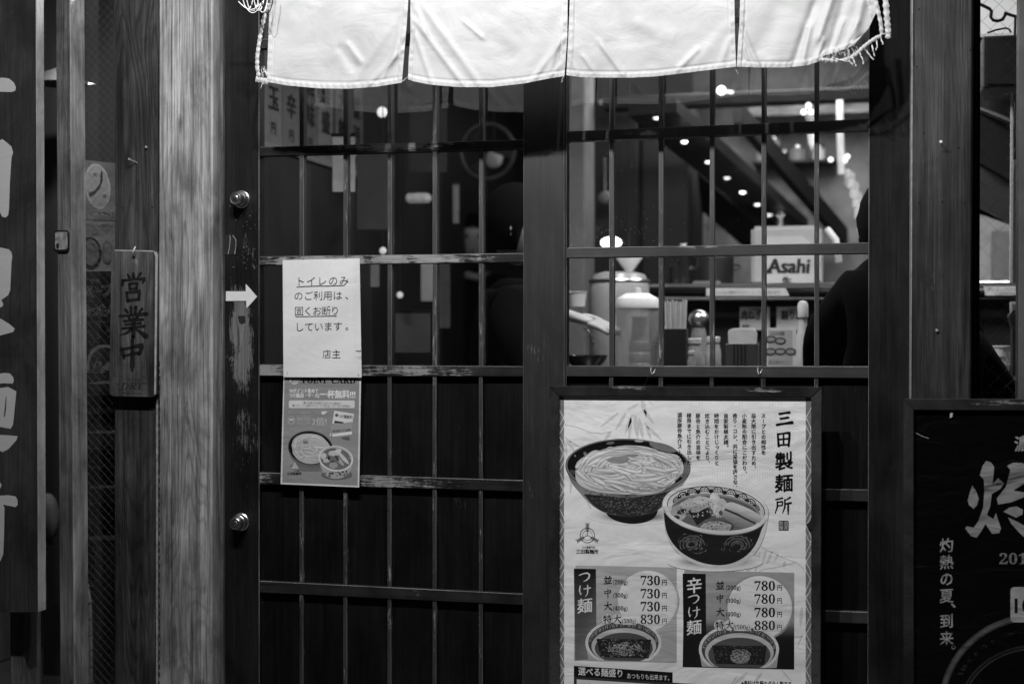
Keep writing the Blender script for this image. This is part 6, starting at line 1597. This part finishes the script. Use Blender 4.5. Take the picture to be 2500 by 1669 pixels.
def hand(parent, wrist, tip, up, mat=M_skin, curl=.35, name='hand'):
    """palm and five bent fingers from the wrist towards tip"""
    w_, d = Vector(wrist), (Vector(tip) - Vector(wrist)).normalized(); up = Vector(up); sd = d.cross(up).normalized(); up = sd.cross(d).normalized()
    J = [(w_ - d * .05, (.027, .021)), (w_, (.025, .019)), (w_ + d * .035, (.034, .016)), (w_ + d * .075, (.038, .014))]
    Ed = [(0, 1), (1, 2), (2, 3)]
    o = skin_mesh(name, J, Ed, mat, parent)
    for k, (ln, off) in enumerate(((.070, -.029), (.080, -.010), (.075, .010), (.058, .028))):
        p0 = w_ + d * .065 + sd * off; c = curl * (1 + .15 * k); a = p0 + d * .02
        b_ = a + (d * math.cos(c * .6) - up * math.sin(c * .6)) * ln * .45
        c_ = b_ + (d * math.cos(c * 1.6) - up * math.sin(c * 1.6)) * ln * .33
        e_ = c_ + (d * math.cos(c * 2.4) - up * math.sin(c * 2.4)) * ln * .22
        skin_mesh('finger', [(p0, .0095), (a, .0095), (b_, .0088), (c_, .0080), (e_, .0068)], [(0, 1), (1, 2), (2, 3), (3, 4)], mat, o, sub=1)
    p0 = w_ + d * .02 - sd * .022
    skin_mesh('thumb', [(p0, .012), (p0 + (d * .6 - sd * .8) * .028, .011), (p0 + (d * .85 - sd * .75 - up * .1) * .052, .010), (p0 + (d * 1.1 - sd * .55 - up * .2) * .068, .008)], [(0, 1), (1, 2), (2, 3)], mat, o, sub=1)
def stool(c, z, label):
    t = thing('stool', (c[0], c[1], 0), label, 'stool')
    MB().lathe((c[0], c[1], z - .05), [(.15, 0), (.165, .015), (.165, .04), (.15, .05)], 24).build('seat', M_dark, t)
    for k in range(4):
        a = math.pi / 4 + k * math.pi / 2; MB().tube([(c[0] + .09 * math.cos(a), c[1] + .09 * math.sin(a), z - .05), (c[0] + .17 * math.cos(a), c[1] + .17 * math.sin(a), 0)], .012, 8).build('leg', M_dkmetal, t)
    return t
def seated(px, Yb, fwd, hz, label, lean=.1, **k):
    x = X(px, Yb); pel = hz - .17 + k.get('hunch', 0) - .05 - .46
    stool((x, Yb), pel - .13, 'dark round stool under the ' + label.split(',')[0])
    return person((x, Yb, 0), fwd, label, True, hz, lean=lean, **k)
t1 = seated(2185, .34, R(90), 1.36, 'customer in black seen from behind, hunched at the counter', lean=.06, headtilt=.04, hunch=.085, wide=.76)
for sg in (-1, 1):
    tt, q, sh, L = t1; hand(tt, q(L + .36, sg * .14, sh - .33), q(L + .5, sg * .12, sh - .34), (0, 0, 1))
t2 = seated(1240, .80, R(5), 1.40, 'customer in dark clothes behind the centre stile, arm stretched over the counter', lean=.02, headtilt=.0)
tt = t2[0]
sl_ = [(P(1262, 700, .80), .062), (P(1215, 790, .86), .056), (P(1290, 800, .86), .046), (P(1385, 783, .86), .036)]
skin_mesh('sleeve', sl_, [(0, 1), (1, 2), (2, 3)], plain('grey_sleeve', .16, .8, var=.3, scale=30), tt)
hand(tt, P(1396, 772, .86), P(1475, 795, .84), (0, -.2, 1), curl=.12)
hand(tt, t2[1](t2[3] + .36, .14, t2[2] - .33), t2[1](t2[3] + .5, .12, t2[2] - .34), (0, 0, 1))
t3 = seated(2278, .30, R(90), 1.29, 'customer in black partly seen through the wired glass at right', lean=.08, headtilt=0, wide=.72)
for sg in (-1, 1):
    tt, q, sh, L = t3; hand(tt, q(L + .36, sg * .14, sh - .33), q(L + .5, sg * .12, sh - .34), (0, 0, 1))
tt, q, sh, L = person((X(1150, 3.6), 3.6, 0), R(-70), 'standing customer with a pale scarf deep behind the left door', False, 1.55, lean=.03, headtilt=0)
for sg in (-1, 1): hand(tt, q(L + .27, sg * .16, sh - .42), q(L + .4, sg * .15, sh - .44), (0, 0, 1))
c = q(L, 0, sh + .03)
MB().tube([c + Vector((.09 * math.cos(a * math.pi / 6), .08 * math.sin(a * math.pi / 6), .01 * math.sin(a))) for a in range(13)], .022, 8, False).build('scarf', M_grey, tt, smooth=True)

# ---------------------------------------------------------------- seen through the right wired glass
t = thing('lit_sign_panel', at(2450, 20, .9), 'pale lit sign panel at the top of the right wired window', 'sign')
a, b = P(2380, 84, .9), P(2560, -380, .9)
MB().box((a.x, .9, a.z), (b.x, .95, b.z)).build('panel', plain('lit_pale_panel', .7, .5, emit=.42, var=.05), t)
t = thing('curly_bracket', at(2450, 45, .7), 'dark curled iron bracket in front of the pale sign panel', 'bracket')
pts = [(2385, 8), (2400, 14), (2416, 22), (2421, 28), (2419, 42), (2425, 50), (2436, 52), (2448, 48), (2454, 38), (2452, 32), (2470, 38), (2500, 46), (2540, 56)]
MB().tube([P(x, y, .7) for x, y in pts], .0045, 8).build('iron_bar', M_dkmetal, t, smooth=True)
MB().tube([P(2479, 40, .7), P(2478, 88, .7)], .0035, 8).build('strut', M_dkmetal, t)
MB().tube([P(2411, 81, .7), P(2430, 74, .7), P(2455, 69, .7), P(2464, 72, .7), P(2468, 80, .7)], .0028, 8).build('hook', M_dkmetal, t, smooth=True)
t = thing('dark_speaker', at(2445, 240, .72), 'dark cabinet box below the curled bracket', 'cabinet')
a, b = P(2399, 215, .72), P(2496, 84, .72)
MB().box((a.x, .72, a.z), (b.x, .95, b.z)).build('cabinet_body', plain('dark_box', .030, .5), t, bevel=.004)
MB().slab([(2408, 95), (2486, 95), (2486, 205), (2408, 205)], .715, .72).build('front_panel', plain('dark_box_front', .022, .6), t)
t = thing('stair_string', at(2430, 330, .9), 'dark sloping stair board crossing the right wired window', 'stair')
MB().slab([(2380, 215), (2500, 215), (2500, 300), (2380, 255)], .98, 1.02).build('upper_board', plain('stair_dark', .02, .6), t)
MB().slab([(2380, 256), (2500, 301), (2500, 312), (2380, 262)], .93, .98).build('nosing', M_grey, t)
MB().slab([(2380, 263), (2500, 313), (2500, 460), (2380, 390)], .99, 1.03).build('lower_board', M_black, t)
MB().slab([(2380, 391), (2500, 440), (2500, 560), (2380, 500)], 1.04, 1.08).build('step_board', plain('stair_mid', .045, .6), t)
t = thing('pale_cupboard', at(2430, 620, 1.9), 'pale grey cupboard above the kitchen counter in the right wired window', 'cupboard')
MB().slab([(2380, 520), (2500, 560), (2500, 694), (2380, 694)], 2.32, 2.4).build('cupboard_body', plain('pale_cupboard_paint', .20, .5), t)
MB().slab([(2422, 565), (2466, 565), (2466, 690), (2422, 690)], 2.305, 2.32).build('door', plain('grey_cupboard_door', .09, .5), t)
t = thing('white_pole', at(2474, 500, .8), 'upright white pole with a coiled cable at the edge of the right wired window', 'pole')
MB().slab([(2469, 215), (2474, 215), (2472, 690), (2466, 690)], .80, .82).build('edge', M_offw, t)
MB().slab([(2475, 390), (2484, 390), (2484, 690), (2473, 690)], .81, .83).build('pole_body', M_white, t)
m = MB(); m.tube([P(2474, 250, .79), P(2478, 300, .79), P(2484, 350, .79), P(2481, 385, .79), P(2476, 380, .79), P(2477, 362, .79), P(2482, 368, .79)], .003, 6); m.build('cable', M_black, t, smooth=True)
card('label_strip', [(2401, 699), (2489, 699), (2489, 721), (2406, 721)], YK - .055, 'white label strip on the counter edge in the right wired window', 'label', lambda p: (p.row('ラーメン・つけ麺', 2412, 710, 2488, 9, .35, .0, em=True), p.row('ご注文承ります', 2430, 720, 2488, 8, .35, 0, em=True)))
for i, (yb, yt, w0, w1, lb) in enumerate(((921, 893, 18, 27, 'lowest'), (893, 872, 22, 25, 'middle'), (872, 848, 22, 24, 'topmost'))):
    t = thing('paper_bowl', at(2441, yb, .95), f'white stacked paper bowl on the near counter in the right wired window, {lb} of three', 'bowl', 'stack of white paper bowls')
    c = P(2447, 921, .95); k_ = S(2447, .95, 1); c.z = CT + (921 - yb) * k_
    MB().lathe(c, [(w0 * .8 * k_, 0), (w0 * k_, (yb - yt) * .8 * k_), (w1 * k_, (yb - yt) * .82 * k_), (w1 * k_, (yb - yt - 1) * k_), (0, (yb - yt - 1) * k_)], 24).build('bowl_wall', M_white, t)
t = thing('chopstick_holder', at(2478, 780, .8), 'dark pointed holder with white chopstick wrappers in the right wired window', 'chopstick holder')
MB().slab([(2463, 772), (2473, 758), (2482, 757), (2490, 762), (2490, 921), (2472, 921), (2472, 800)], .82, .88).build('holder', M_black, t)
for k in range(4): MB().slab([(2465 + k * 5.5, 738 + k % 2 * 3), (2471 + k * 5.5, 736), (2472 + k * 5.5, 764), (2467 + k * 5.5, 764)], .83 + .01 * k, .84 + .01 * k).build('chopstick', M_white, t)
